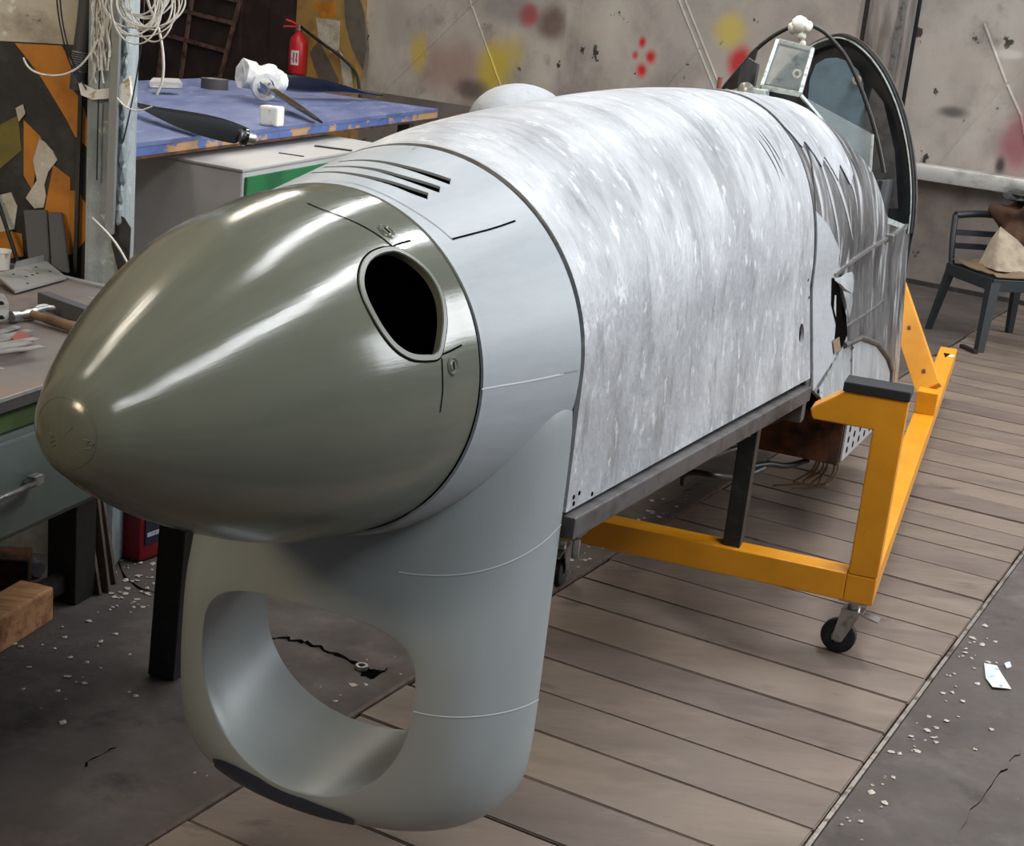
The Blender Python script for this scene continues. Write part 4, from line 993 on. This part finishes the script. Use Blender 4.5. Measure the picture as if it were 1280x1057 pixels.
caster(sd(.06, .05, 0), 1.15, None); caster(sd(.06, WID-.06, 0), -.32, None); caster(sd(LEN-.06, .05, 0), .2, None); caster(sd(LEN-.06, WID-.06, 0), -.2, None)

# black post beyond the intake
p0 = onz((210, 842), 0); p1 = p0+Vector((.035, 0, .86))
t = thing('steel_post', 'thick black upright post standing on the floor left of the chin intake', 'post', (p0.x, p0.y, 0))
bm = B(); bar(bm, p0+Vector((0, 0, .004)), p1, .072, .072, (.3, 1, 0), .004); obj('upright', bm, M['blacksteel'], t)
bm = B(); box(bm, p1+Vector((0, 0, .005)), (.10, .10, .01), RZ(.2)); obj('cap_plate', bm, M['blacksteel'], t)

# ------------------------------------------------------------------ left workbench
HB = .85; FD = Vector((math.sin(.315), math.cos(.315), 0)); FN = Vector((math.cos(.315), -math.sin(.315), 0)); FP0 = Vector((-.985, 2.72, 0))
def bf(a, o=0, z=0): return FP0 + FD*a + FN*o + Vector((0, 0, z))
wb = thing('workbench', 'old steel workbench with green apron and grey drawers along the left wall', 'workbench', (-1.35, 3.0, 0))
far = bf(.93); fl_ = Vector((-1.42, 3.97, 0)); nl = Vector((-2.2, 2.3, 0)); nr = bf(-.75)
bm = prism(B(), [p+Vector((0, 0, HB-.03)) for p in (nr, far, fl_, nl)], (0, 0, .03), .002); obj('bench_top', bm, M['benchtop'], wb)
bm = B(); bar(bm, bf(-.75, .003, HB-.003), bf(.93, .003, HB-.003), .006, .007); obj('edge_trim', bm, M['alu'], wb)
bm = B(); bar(bm, bf(-.75, .002, HB-.018), bf(.93, .002, HB-.018), .005, .022); obj('edge_face', bm, M['rail'], wb)
bm = B(); bar(bm, far+Vector((-.02, .0, HB+.003)), fl_+Vector((.0, -.005, HB+.003)), .022, .008); obj('rear_lip', bm, M['alu'], wb)
bm = B(); bar(bm, bf(-.75, -.018, HB-.056), bf(.9, -.018, HB-.056), .02, .040); obj('apron', bm, M['oldgreen'], wb)
bm = prism(B(), [bf(-.7, -.01, .545), bf(.84, -.01, .545), bf(.84, -.55, .545), bf(-.7, -.55, .545)], (0, 0, .225), .004); obj('drawer_cabinet', bm, M['teal'], wb)
for a0, a1 in ((-.68, .82),):
    bm = prism(B(), [bf(a0, -.009, .56), bf(a1, -.009, .56), bf(a1, -.009, .755), bf(a0, -.009, .755)], FN*.010, .002); dr = obj('drawer', bm, M['teal'], wb)
    c_ = bf(.0, .006, .662); bm = B(); tube(bm, [c_-FD*.09, c_-FD*.09+FN*.022, c_+FD*.07+FN*.022, c_+FD*.07], .006, 8); obj('handle', bm, M['zinc'], dr, 50)
    bm = B(); box(bm, c_+FD*.085+FN*.012+Vector((0, 0, .002)), (.022, .03, .022), RZ(-.315), .003); obj('handle_catch', bm, M['zinc'], dr)
for a, o in ((-.66, -.12), (.90, -.47), (-.66, -.5), (.60, -.72)):
    bm = B(); bar(bm, bf(a, o, 0), bf(a, o, .82), .09, .09, FD, .003); obj('leg', bm, M['blacksteel'], wb)
bm = B(); bar(bm, bf(-.62, -.48, .06), bf(.86, -.47, .06), .03, .05); obj('foot_rail', bm, M['blacksteel'], wb)

# on the bench
def plate_holes(pts, z0, ttl):
    pass
t = thing('angle_plate', 'drilled aluminium angle plate lying tilted on the rear of the bench', 'metal plate', onz((45, 345), HB))
c4 = [onz((-6, 342), HB+.03), onz((58, 326), HB+.03), onz((83, 346), HB+.012)]; c4.append(c4[0]+c4[2]-c4[1])
bm = prism(B(), c4, (0, 0, -.006)); obj('plate_face', bm, M['alu'], t)
bm = prism(B(), [c4[0].lerp(c4[1], .35), c4[0].lerp(c4[1], .95), c4[0].lerp(c4[1], .92)+Vector((0, .004, .018)), c4[0].lerp(c4[1], .38)+Vector((0, .004, .018))], (0, .004, 0)); obj('plate_flange', bm, M['alu'], t)
nrm = (c4[1]-c4[0]).cross(c4[2]-c4[1]).normalized(); nrm = nrm if nrm.z > 0 else -nrm
for fx, fy in ((.25, .25), (.72, .18), (.40, .5), (.52, .5), (.62, .48), (.30, .82), (.85, .55)):
    p = c4[0].lerp(c4[1], fx).lerp(c4[3].lerp(c4[2], fx), fy); obj('drill_hole', lathe(B(), [(0, .0006), (.0045, .0006)], p, nrm, 10), M['hole'], t)
p0 = onz((50, 386), HB); p1 = onz((122, 413), HB)
o = obj('flat_bar', bar(B(), p0+Vector((0, .02, .02)), p1+(p1-p0)*.3+Vector((0, .02, .02)), .03, .038, bev=.002), M['greyboard']); fin(o, 'black rectangular steel bar lying on the bench behind the hammer', 'metal bar')
t = thing('claw_hammer', 'claw hammer with worn wooden handle lying on the bench', 'hammer', onz((40, 395), HB))
h0 = onz((14, 396), HB+.016); h1 = onz((44, 390), HB+.018); hd = (h1-h0).normalized()
bm = B(); tube(bm, [h0, h0+hd*.018, h0+hd*.020, h0+hd*.034, h0+hd*.04, h1], [.014, .014, .010, .010, .013, .013], 12); obj('hammer_head', bm, M['zinc'], t, 40)
for s_ in (1, -1):
    a = h1+Vector((0, 0, .004)); q = hd.cross(Vector((0, 0, 1)))
    bm = B(); tube(bm, crom([a+q*.004*s_, a+hd*.025+q*.009*s_+Vector((0, 0, .004)), a+hd*.05+q*.010*s_], 4, False), [.007]*4+[.006]*4+[.004], 8); obj('claw', bm, M['alu'], t, 50)
hm = h0.lerp(h1, .75); he = onz((120, 418), HB+.014)
bm = B(); tube(bm, crom([hm, hm.lerp(he, .3), hm.lerp(he, .65), he, he+(he-hm)*.12], 4, False), [.010]*4+[.012]*4+[.014]*4+[.015]*4+[.012], 10); obj('hammer_handle', bm, M['hwood'], t, 50)
for i in range(6):
    a = onz((-14+i*2, 420+i*4), HB+.004+.005*i); b_ = onz((22+i*4+(i % 2)*12, 408+i*5), HB+.006+.004*i)
    o = obj('metal_strip', bar(B(), a, b_, .022, .003), M['alu']); fin(o, 'thin metal offcut strip lying %s in the pile by the hammer' % ('lowest', 'second from the bottom', 'third from the bottom', 'third from the top', 'second from the top', 'topmost')[i], 'metal strip', 'offcut strips beside the hammer')
pts = [onz(q, HB+.014) for q in ((14, 424), (24, 415), (36, 420), (42, 429), (37, 434), (23, 434))]
o = obj('scraper_blade', prism(B(), pts, (0, 0, .005), .001), M['scrap']); fin(o, 'rounded red brown scraper blade lying on the metal offcuts', 'scraper')
t = thing('clamp', 'pale metal clamp jaw at the near edge of the photo on the bench', 'clamp', onz((2, 395), HB))
q = [onz((x, y), HB+.02) for x, y in ((-8, 372), (6, 374), (11, 384), (11, 398), (4, 403), (-8, 403))]
bm = prism(B(), q, (0, 0, .014), .003); obj('clamp_body', bm, M['alu'], t)
for y in (380, 398):
    p = onz((0, y), HB+.034); obj('clamp_screw', lathe(B(), [(0, .006), (.007, .006), (.010, 0)], p, (0, 0, 1), 12), M['hole'], t)
t = thing('plastic_tub', 'small white tub at the back of the bench below the stripes', 'tub', onz((0, 330), HB))
p = onz((2, 336), HB); obj('tub_body', lathe(B(), [(0, 0), (.020, 0), (.024, .05), (.022, .05), (.018, .004), (0, .004)], p, (0, 0, 1), 20), M['white'], t, 40); obj('tub_rim', lathe(B(), [(.023, .044), (.026, .046), (.026, .052), (.023, .052)], p, (0, 0, 1), 20, True), M['white'], t, 40)
for pts, lab, m in ((((31, 262), (60, 262), (64, 345), (38, 345)), 'dark grey board leaning on the striped wall, left one', 'greyboard'), (((62, 265), (79, 265), (88, 350), (66, 346)), 'dark grey board leaning on the striped wall beside the corner, narrower one', 'greyboard')):
    P = [ony(pts[0], YL-.015), ony(pts[1], YL-.015), ony(pts[2], YL-.05), ony(pts[3], YL-.05)]; P[2].z = P[3].z = HB+.002
    o = obj('board', prism(B(), P, (0, -.012, 0), .002), M[m]); fin(o, lab, 'board')
a = ony((-8, 235), YL-.02); b_ = ony((24, 330), YL-.06); b_.z = HB+.006
o = obj('thin_rod', cyl(B(), b_, a, .006, 8), M['blacksteel']); fin(o, 'thin dark rod leaning against the olive stripe', 'rod')

# under and beside the bench
t = thing('jerrycan', 'red plastic fuel can with dark label on the floor behind the bench', 'fuel can', onz((160, 695), 0))
p = onz((160, 690), 0)+Vector((0, .02, 0)); R_ = RZ(-.5)
bm = B(); box(bm, p+Vector((0, 0, .13)), (.20, .13, .26), R_, .025); obj('can_body', bm, M['dred'], t, 50)
q = lambda x, y, z: p+R_ @ Vector((x, y, z))
bm = B(); box(bm, q(.101, .0, .13), (.004, .09, .15), R_, .001); lb = obj('label_plate', bm, M['navy'], t)
bm = B(); box(bm, q(.104, .0, .085), (.002, .08, .012), R_); obj('label_stripe', bm, M['paper'], lb)
bm = B(); tube(bm, crom([q(-.06, 0, .255), q(-.05, 0, .29), q(.03, 0, .29), q(.05, 0, .255)], 4, False), .011, 8); obj('can_handle', bm, M['dred'], t, 50)
bm = cyl(B(), q(.075, 0, .255), q(.085, 0, .285), .020, 14); obj('can_cap', bm, M['rubber'], t, 40)
for i, (f, tp, wd, lab) in enumerate((((121, 742), (106, 640), .025, 'dark strip of timber leaning against the bench leg, leftmost of three'), ((131, 738), (119, 640), .034, 'grey weathered slat leaning by the red can, middle of three'), ((140, 728), (127, 640), .030, 'grey weathered slat leaning by the red can, nearest the can'))):
    a = onz(f, .002); d = ray(tp); b_ = onpl(tp, (0, 1, 0), (0, a.y+.03, 0))
    o = obj('timber_offcut', bar(B(), a, b_+(b_-a)*.25, wd, .012, (.3, 1, 0), .001), M['dwood']); fin(o, lab, 'slat')
def block(name, q, sz, rz, m, lab):
    p = onz(q, 0)+Vector((0, 0, sz[2]/2)); o = obj(name, box(B(), p, sz, RZ(rz), .006), M[m]); return fin(o, lab, 'wood block')
o = obj('timber_block', box(B(), (-1.228, 3.463, .0475), (.10, .236, .095), RZ(-.26), .007), M['wood']); fin(o, 'pale sawn timber block lying on the floor left of the black post', 'wood block')
block('timber_block', (-14, 728), (.22, .1, .09), .2, 'rust', 'dark brown block on the floor behind the pale timber block')
p = onz((15, 720), .03); o = obj('pipe_offcut', cyl(B(), onz((12, 690), .028), onz((48, 712), .028), .022, 14), M['greyboard']); fin(o, 'grey pipe offcut lying under the bench', 'pipe')
p = onz((30, 735), .02); o = obj('pipe_offcut', bar(B(), onz((-5, 665), .03), onz((40, 655), .03), .06, .05, bev=.004), M['blacksteel']); fin(o, 'dark metal offcut lying deeper under the bench', 'offcut')
p = onz((452, 836), 0); o = obj('metal_ring', lathe(B(), [(.010, 0), (.016, 0), (.016, .012), (.010, .012)], p, (0, 0, 1), 16, True), M['zinc'], None, 40); fin(o, 'small metal ring lying in the floor crack behind the intake', 'ring')

# crumpled paper on the concrete
P = [onz(q, .002) for q in ((1230, 829), (1246, 832), (1252, 846), (1264, 862), (1240, 861), (1232, 848))]
bm = B(); c_ = sum(P, Vector())/6; cv = bm.verts.new(c_+Vector((0, 0, .010))); vs = [bm.verts.new(p+Vector((0, 0, random.uniform(0, .008)))) for p in P]
for i in range(6): bm.faces.new((cv, vs[i], vs[(i+1) % 6]))
bmesh.ops.recalc_face_normals(bm, faces=bm.faces); o = obj('paper_scrap', bm, M['paper']); fin(o, 'crumpled blue and white paper scrap on the concrete right of the planks', 'paper')
P = [onz(q, .002) for q in ((1255, 830), (1262, 828), (1264, 834), (1258, 836))]
bm = B(); prism(bm, P, (0, 0, .004)); o = obj('paper_scrap', bm, M['paper']); fin(o, 'tiny white paper shred beside the crumpled blue scrap', 'paper')

# ------------------------------------------------------------------ blue table with cabinet underneath
HT_ = 1.05; ta = onz((172, 178.5), HT_); tb = onz((548, 136), HT_); td = (tb-ta).normalized(); tn = Vector((-td.y, td.x, 0))
def tp_(a, b, z=0): return ta + td*a + tn*b + Vector((0, 0, z))
TLn = (tb-ta).length
tab = thing('blue_table', 'long table with chipped blue painted top behind the spinner', 'table', tp_(1, .7, -HT_))
bm = prism(B(), [tp_(-.35, 0, -.016), tp_(TLn, 0, -.016), tp_(TLn+.25, 1.55, -.016), tp_(-.35, 1.55, -.016)], (0, 0, .016)); obj('table_top', bm, M['blue'], tab)
bm = prism(B(), [tp_(-.35, .003, -.05), tp_(TLn, .003, -.05), tp_(TLn+.25, 1.547, -.05), tp_(-.35, 1.547, -.05)], (0, 0, .034)); obj('table_edge', bm, M['blueedge'], tab)
bm = B(); bar(bm, tp_(-.35, -.002, -.055), tp_(TLn, -.002, -.055), .006, .008); obj('edge_batten', bm, M['rust'], tab)
for a, b in ((-.25, 1.4), (TLn-.1, .15), (TLn-.1, 1.4), (-.2, .9)):
    bm = B(); bar(bm, tp_(a, b, -HT_), tp_(a, b, -.05), .07, .07, td); obj('leg', bm, M['rail'], tab)
cab = thing('steel_cabinet', 'grey steel cabinet with white top and green drawer under the blue table', 'cabinet', onz((303, 212), .965)+Vector((0, 0, -.965)))
ck = onz((303, 212), .965); cd = Vector((math.sin(.27), math.cos(.27), 0)); cn = Vector((-cd.y, cd.x, 0)); cn2 = (Vector((-.86, .50, 0))).normalized()
def cp(a, b, z): return Vector((ck.x, ck.y, 0)) + cd*a + cn2*b + Vector((0, 0, z))
bm = prism(B(), [cp(0, 0, .002), cp(1.5, 0, .002), cp(1.5, .75, .002), cp(0, .75, .002)], (0, 0, .953), .004); obj('cabinet_body', bm, M['cabgrey'], cab)
bm = prism(B(), [cp(-.004, -.004, .955), cp(1.5, -.004, .955), cp(1.5, .75, .955), cp(-.004, .75, .955)], (0, 0, .010), .002); obj('cabinet_top', bm, M['cabtop'], cab)
for z0, z1 in ((.76, .935), (.55, .74), (.30, .53)):
    bm = prism(B(), [cp(.02, -.001, z0), cp(1.47, -.001, z0), cp(1.47, -.001, z1), cp(.02, -.001, z1)], -cn2*.012, .002); dr = obj('drawer', bm, M['green'], cab, label='green painted drawer front')
    p = cp(.75, -.02, (z0+z1)/2); bm = B(); bar(bm, p-cd*.07, p+cd*.07, .02, .012); obj('drawer_handle', bm, M['zinc'], dr)
p = cp(-.001, .03, .80); obj('screw', lathe(B(), [(0, .002), (.006, .002), (.006, 0)], p, -cd, 10), M['hole'], cab)
bm = B(); bar(bm, cp(.62, .04, .967), cp(.60, .16, .967), .012, .004); obj('top_slot', bm, M['rail'], cab)
bm = B(); bar(bm, cp(1.05, .0, .968), cp(1.0, .18, .968), .02, .008); obj('top_batten', bm, M['rail'], cab)
# dark filler panel between wall column and cabinet
P = [cp(-.02, .34, .0), cp(.0, 1.3, .0)]

# propellers and odds on the table
def blade(name, root, tip, wd, m, par, up=.0, tw=.5, th=.03):
    root = Vector(root); tip = Vector(tip); d = tip-root; L_ = d.length; d.normalize(); x0 = d.cross(Vector((0, 0, 1))).normalized(); rows = []
    for i in range(15):
        f = i/14; ww = wd*(.42+.58*math.sin(PI*min(f*1.15+.12, 1))**.8) if f < .82 else wd*(.42+.58*math.sin(PI*min(.82*1.15+.12, 1))**.8)*max(1-((f-.82)/.18)**2, .05)**.5*1.0
        ww = max(ww, .006); a = tw*(1-f)*1.0; x = x0*math.cos(a)+Vector((0, 0, 1))*math.sin(a); z = d.cross(x)*-1; t = th*(1-.75*f)
        c = root.lerp(tip, f)
        rows.append([c+x*ww*.5, c+x*ww*.2+z*t*.55, c-x*ww*.2+z*t*.5, c-x*ww*.5, c-x*ww*.2-z*t*.35, c+x*ww*.2-z*t*.35])
    bm = B(); v = loft(bm, rows, True); bm.faces.new(v[0]); bm.faces.new(v[-1]); bmesh.ops.recalc_face_normals(bm, faces=bm.faces)
    return obj(name, bm, M[m], par, 40)
t = thing('detached_propeller', 'single gloss black propeller blade lying along the near edge of the blue table', 'propeller blade', onz((300, 172), HT_))
rt = onz((302, 170), HT_+.045); tpp = onz((150, 124), HT_+.05)
blade('blade', rt, tpp, .12, 'gloss', t, tw=.8, th=.03)
bm = B(); e_ = onz((318, 174), HT_+.035); tube(bm, [rt+(rt-e_)*.2, rt, e_], [.026, .022, .020], 14); obj('blade_shank', bm, M['zinc'], t, 40)
bm = lathe(B(), [(.02, -.006), (.034, -.006), (.034, .006), (.02, .006)], rt.lerp(e_, .2), e_-rt, 18, True); obj('shank_collar', bm, M['gloss'], t, 40)
t = thing('propeller', 'black bladed propeller with hub wrapped in white film standing on the table', 'propeller', onz((330, 108), HT_))
hc_ = onz((330, 102), HT_+.085)
h0 = onz((304, 92), HT_+.13); h1 = onz((350, 103), HT_+.095)
bm = B(); tube(bm, crom([h0-(h1-h0)*.05, h0, h0.lerp(h1, .3), h0.lerp(h1, .55), h0.lerp(h1, .8), h1, h1+(h1-h0)*.06], 4, False), [.04]*3+[.075]*5+[.062]*4+[.078]*4+[.066]*4+[.06]*4+[.02], 18)
for v in bm.verts: v.co += Vector((mnoise.noise(v.co*22), mnoise.noise(v.co*22+Vector((5, 0, 0))), mnoise.noise(v.co*22+Vector((0, 7, 0)))))*.014
obj('wrapped_hub', bm, M['wrap'], t, 60)
blade('blade', onz((331, 108), HT_+.085), onz((402, 153), HT_+.015), .11, 'gloss', t, tw=.7, th=.05)
blade('blade', onz((352, 102), HT_+.09), onz((478, 119), HT_+.03), .14, 'gloss', t, tw=.95, th=.06)
bm = lathe(B(), [(.045, -.02), (.068, -.02), (.072, 0), (.068, .02), (.045, .02)], onz((331, 108), HT_+.087), onz((402, 153), HT_+.015)-onz((331, 108), HT_+.087), 20, True); obj('hub_collar', bm, M['wrap'], t, 40)
p = onz((268, 111), HT_); t = thing('tape_roll', 'dark roll of tape lying flat on the blue table near the door', 'tape roll', p)
obj('roll', lathe(B(), [(.042, 0), (.074, 0), (.074, .055), (.042, .055)], p, (0, 0, 1), 28, True), M['darkroll'], t, 40); obj('roll_core', lathe(B(), [(.039, .001), (.0425, .001), (.0425, .056), (.039, .056)], p, (0, 0, 1), 28, True), M['alu'], t, 40)
bm = B(); box(bm, onz((337, 158), HT_)+Vector((0, .04, .043)), (.088, .075, .085), RZ(-.25), .010)
o = obj('foam_block', bm, M['white']); fin(o, 'chipped white block on the blue table in front of the propeller', 'block')
t = thing('white_tray', 'flat pale tray at the back left of the blue table by the column', 'tray', onz((205, 108), HT_))
bm = prism(B(), [onz(q, HT_+.001) for q in ((186, 110), (228, 111), (224, 106), (190, 105))], (0, 0, .035), .005); obj('tray_body', bm, M['cabtop'], t)
bm = prism(B(), [onz(q, HT_+.036) for q in ((190, 109), (224, 110), (221, 107), (193, 106))], (0, 0, .004)); obj('tray_lid', bm, M['alu'], t)

# fire extinguisher on the striped pillar
p = onw((371, 92), .18); t = thing('fire_extinguisher', 'red fire extinguisher with black hose by the dark door', 'fire extinguisher', p)
R0 = .085
obj('bottle', lathe(B(), [(0, 0), (R0*.9, 0), (R0, .02), (R0, .27), (R0*.85, .32), (R0*.5, .355), (.025, .37), (.025, .40), (0, .40)], p, (0, 0, 1), 24), M['red'], t, 40, label='red cylinder')
obj('valve', lathe(B(), [(0, .39), (.03, .39), (.03, .43), (.018, .44), (0, .44)], p, (0, 0, 1), 14), M['zinc'], t, 40)
bm = B(); tube(bm, [p+Vector((0, 0, .43)), p+Vector((-.07, -.03, .46)), p+Vector((-.12, -.04, .47))], .012, 8); obj('squeeze_handle', bm, M['red'], t, 40)
bm = B(); tube(bm, [p+Vector((0, 0, .42)), p+Vector((-.08, -.03, .415)), p+Vector((-.14, -.05, .41))], .010, 8); obj('squeeze_handle', bm, M['red'], t, 40)
bm = B(); tube(bm, crom([p+Vector((.02, -.02, .42)), onw((400, 52), .2), onw((425, 70), .16), onw((444, 90), .14), onw((449, 110), .14), onw((450, 130), .14)], 6, False), .014, 8); obj('hose', bm, M['blackcable'], t, 60)
vdir = (CAMP-p); vdir.z = 0; vdir.normalize(); xx = vdir.cross(Vector((0, 0, 1)))
rows = [[p+Vector((0, 0, z))+(vdir*math.cos(a)+xx*math.sin(a))*(R0+.002) for z in (.08, .21)] for a in [-.1+.9*k/8 for k in range(9)]]
bm = B(); loft(bm, rows, False); bmesh.ops.recalc_face_normals(bm, faces=bm.faces); lab_ = obj('label_sheet', bm, M['paper'], t)
for a0, z0, z1 in ((.12, .10, .19), (.42, .10, .19)):
    q0 = p+(vdir*math.cos(a0)+xx*math.sin(a0))*(R0+.004); bm = B(); bar(bm, q0+Vector((0, 0, z0)), q0+Vector((0, 0, z1)), .012, .002, vdir); obj('label_mark', bm, M['red'], lab_)

# ------------------------------------------------------------------ chair by the rear wall with its bundle
ch = thing('plastic_chair', 'dark plastic chair by the rear wall loaded with cloth bundles', 'chair', (2.82, 8.70, 0), .27)
def L(name, bm, m, sm=None): return obj(name, bm, M[m], ch, sm, False)
W_ = .25
bm = prism(B(), [(-W_, -W_, .40), (W_, -W_, .40), (W_*.92, W_, .385), (-W_*.92, W_, .385)], (0, 0, .035), .012); L('seat', bm, 'plast', 40)
bm = B(); 
for a, b_ in (((-W_, -W_), (W_, -W_)), ((-W_, -W_), (-W_, W_)), ((W_, -W_), (W_, W_))): bar(bm, (a[0], a[1], .385), (b_[0], b_[1], .385), .02, .07, bev=.004)
L('seat_apron', bm, 'plast')
for sx, sy, wd in ((-1, -1, .06), (1, -1, .06), (-1, 1, .045), (1, 1, .05)):
    bm = B(); rows = []
    for f in (0, .3, .7, 1):
        c = Vector((sx*(W_-.02+.05*f), sy*(W_-.02+.06*f), .40*(1-f))); h = wd*(1-.3*f)
        rows.append([c+Vector((-h*.5, -h*.5, 0)), c+Vector((h*.5, -h*.5, 0)), c+Vector((h*.5, h*.5, 0)), c+Vector((-h*.5, h*.5, 0))])
    v = loft(bm, rows, True); bm.faces.new(v[0]); bm.faces.new(v[-1]); bmesh.ops.recalc_face_normals(bm, faces=bm.faces); L('leg', bm, 'plast', 40)
for sx in (-1, 1):
    bm = B(); tube(bm, crom([(sx*.235, .23, .40), (sx*.235, .27, .55), (sx*.22, .31, .70)], 4, False), .018, 8); L('back_post', bm, 'plast', 50)
bm = B(); tube(bm, crom([(-.22, .31, .70), (0, .33, .715), (.22, .31, .70)], 5, False), .022, 8); L('back_rail', bm, 'plast', 50)
for z in (.52, .60):
    bm = B(); bar(bm, (-.225, .285, z), (.225, .285, z), .012, .035); L('back_slat', bm, 'plast')
Mch = Matrix.Translation((2.82, 8.70, 0)) @ Matrix.Rotation(.27, 4, 'Z')
def lump(name, c, size, m, lab, cat, amp, sc_, seed, sub=4):
    bm = B(); bmesh.ops.create_icosphere(bm, subdivisions=sub, radius=1)
    for v in bm.verts:
        q = v.co.copy(); n_ = mnoise.noise(q*sc_+Vector((seed, 0, 0)))*amp; e = .8
        v.co = Vector([math.copysign(abs(x)**e, x) for x in q])*(1+n_); v.co = Vector((v.co.x*size[0], v.co.y*size[1], max(v.co.z, -.8)*size[2]))+Vector(c)
    bmesh.ops.transform(bm, matrix=Mch, verts=bm.verts); o = obj(name, bm, M[m], None, 60); return fin(o, lab, cat)
# folded khaki sheet over the seat
rows = []
for i in range(13):
    x = -.24+.48*i/12; row = []
    for j in range(13):
        y = -.27+.50*j/12; z = .442+.012*math.sin(i*1.3+j*.7)+.02*mnoise.noise(Vector((x*9, y*9, 0)))
        if j == 0: z -= .03
        row.append(Mch @ Vector((x, y, max(z, .438))))
    rows.append(row)
bm = B(); loft(bm, rows, False); bmesh.ops.recalc_face_normals(bm, faces=bm.faces); bmesh.ops.solidify(bm, geom=bm.faces[:], thickness=.006); o = obj('folded_sheet', bm, M['khaki'], None, 60); fin(o, 'khaki sheet folded over the seat of the dark chair', 'sheet')
# cream canvas bag: a leaning soft pyramid
bm = B(); bp = [Vector((-.15, -.14, .455)), Vector((.11, -.18, .455)), Vector((.12, .05, .455)), Vector((-.14, .06, .455))]; ap = Vector((-.06, .04, .66))
vs = [bm.verts.new(p) for p in bp]; av = bm.verts.new(ap); bm.faces.new(list(reversed(vs)))
for i in range(4): bm.faces.new((vs[i], vs[(i+1) % 4], av))
bmesh.ops.subdivide_edges(bm, edges=bm.edges[:], cuts=5, use_grid_fill=True); bmesh.ops.triangulate(bm, faces=bm.faces)
for v in bm.verts:
    c = Vector((-.015, -.04, .54)); d = v.co-c; v.co += d.normalized()*(.03-.06*max(d.length-.12, 0))+Vector((1, 1, 0))*mnoise.noise(v.co*14)*.01; v.co.z = max(v.co.z, .452)
bmesh.ops.transform(bm, matrix=Mch, verts=bm.verts); bmesh.ops.recalc_face_normals(bm, faces=bm.faces); o = obj('canvas_bag', bm, M['fabric'], None, 70); fin(o, 'cream canvas bag slumped on the chair seat', 'bag')
lump('brown_jacket', (.19, .16, .66), (.20, .17, .19), 'brown', 'brown jacket heaped over the right side of the chair', 'jacket', .5, 1.7, 3)
lump('folded_cloth', (.21, .18, .845), (.17, .13, .035), 'dkgrey', 'dark cloth laid on top of the brown jacket', 'cloth', .3, 2.2, 8)
# loose black pedal by the chair foot
a = onz((1202, 432), .012); b_ = onz((1220, 440), .012); o = obj('dark_offcut', bar(B(), a, b_, .03, .02), M['blacksteel']); fin(o, 'small dark offcut on the floor at the chair foot', 'offcut')
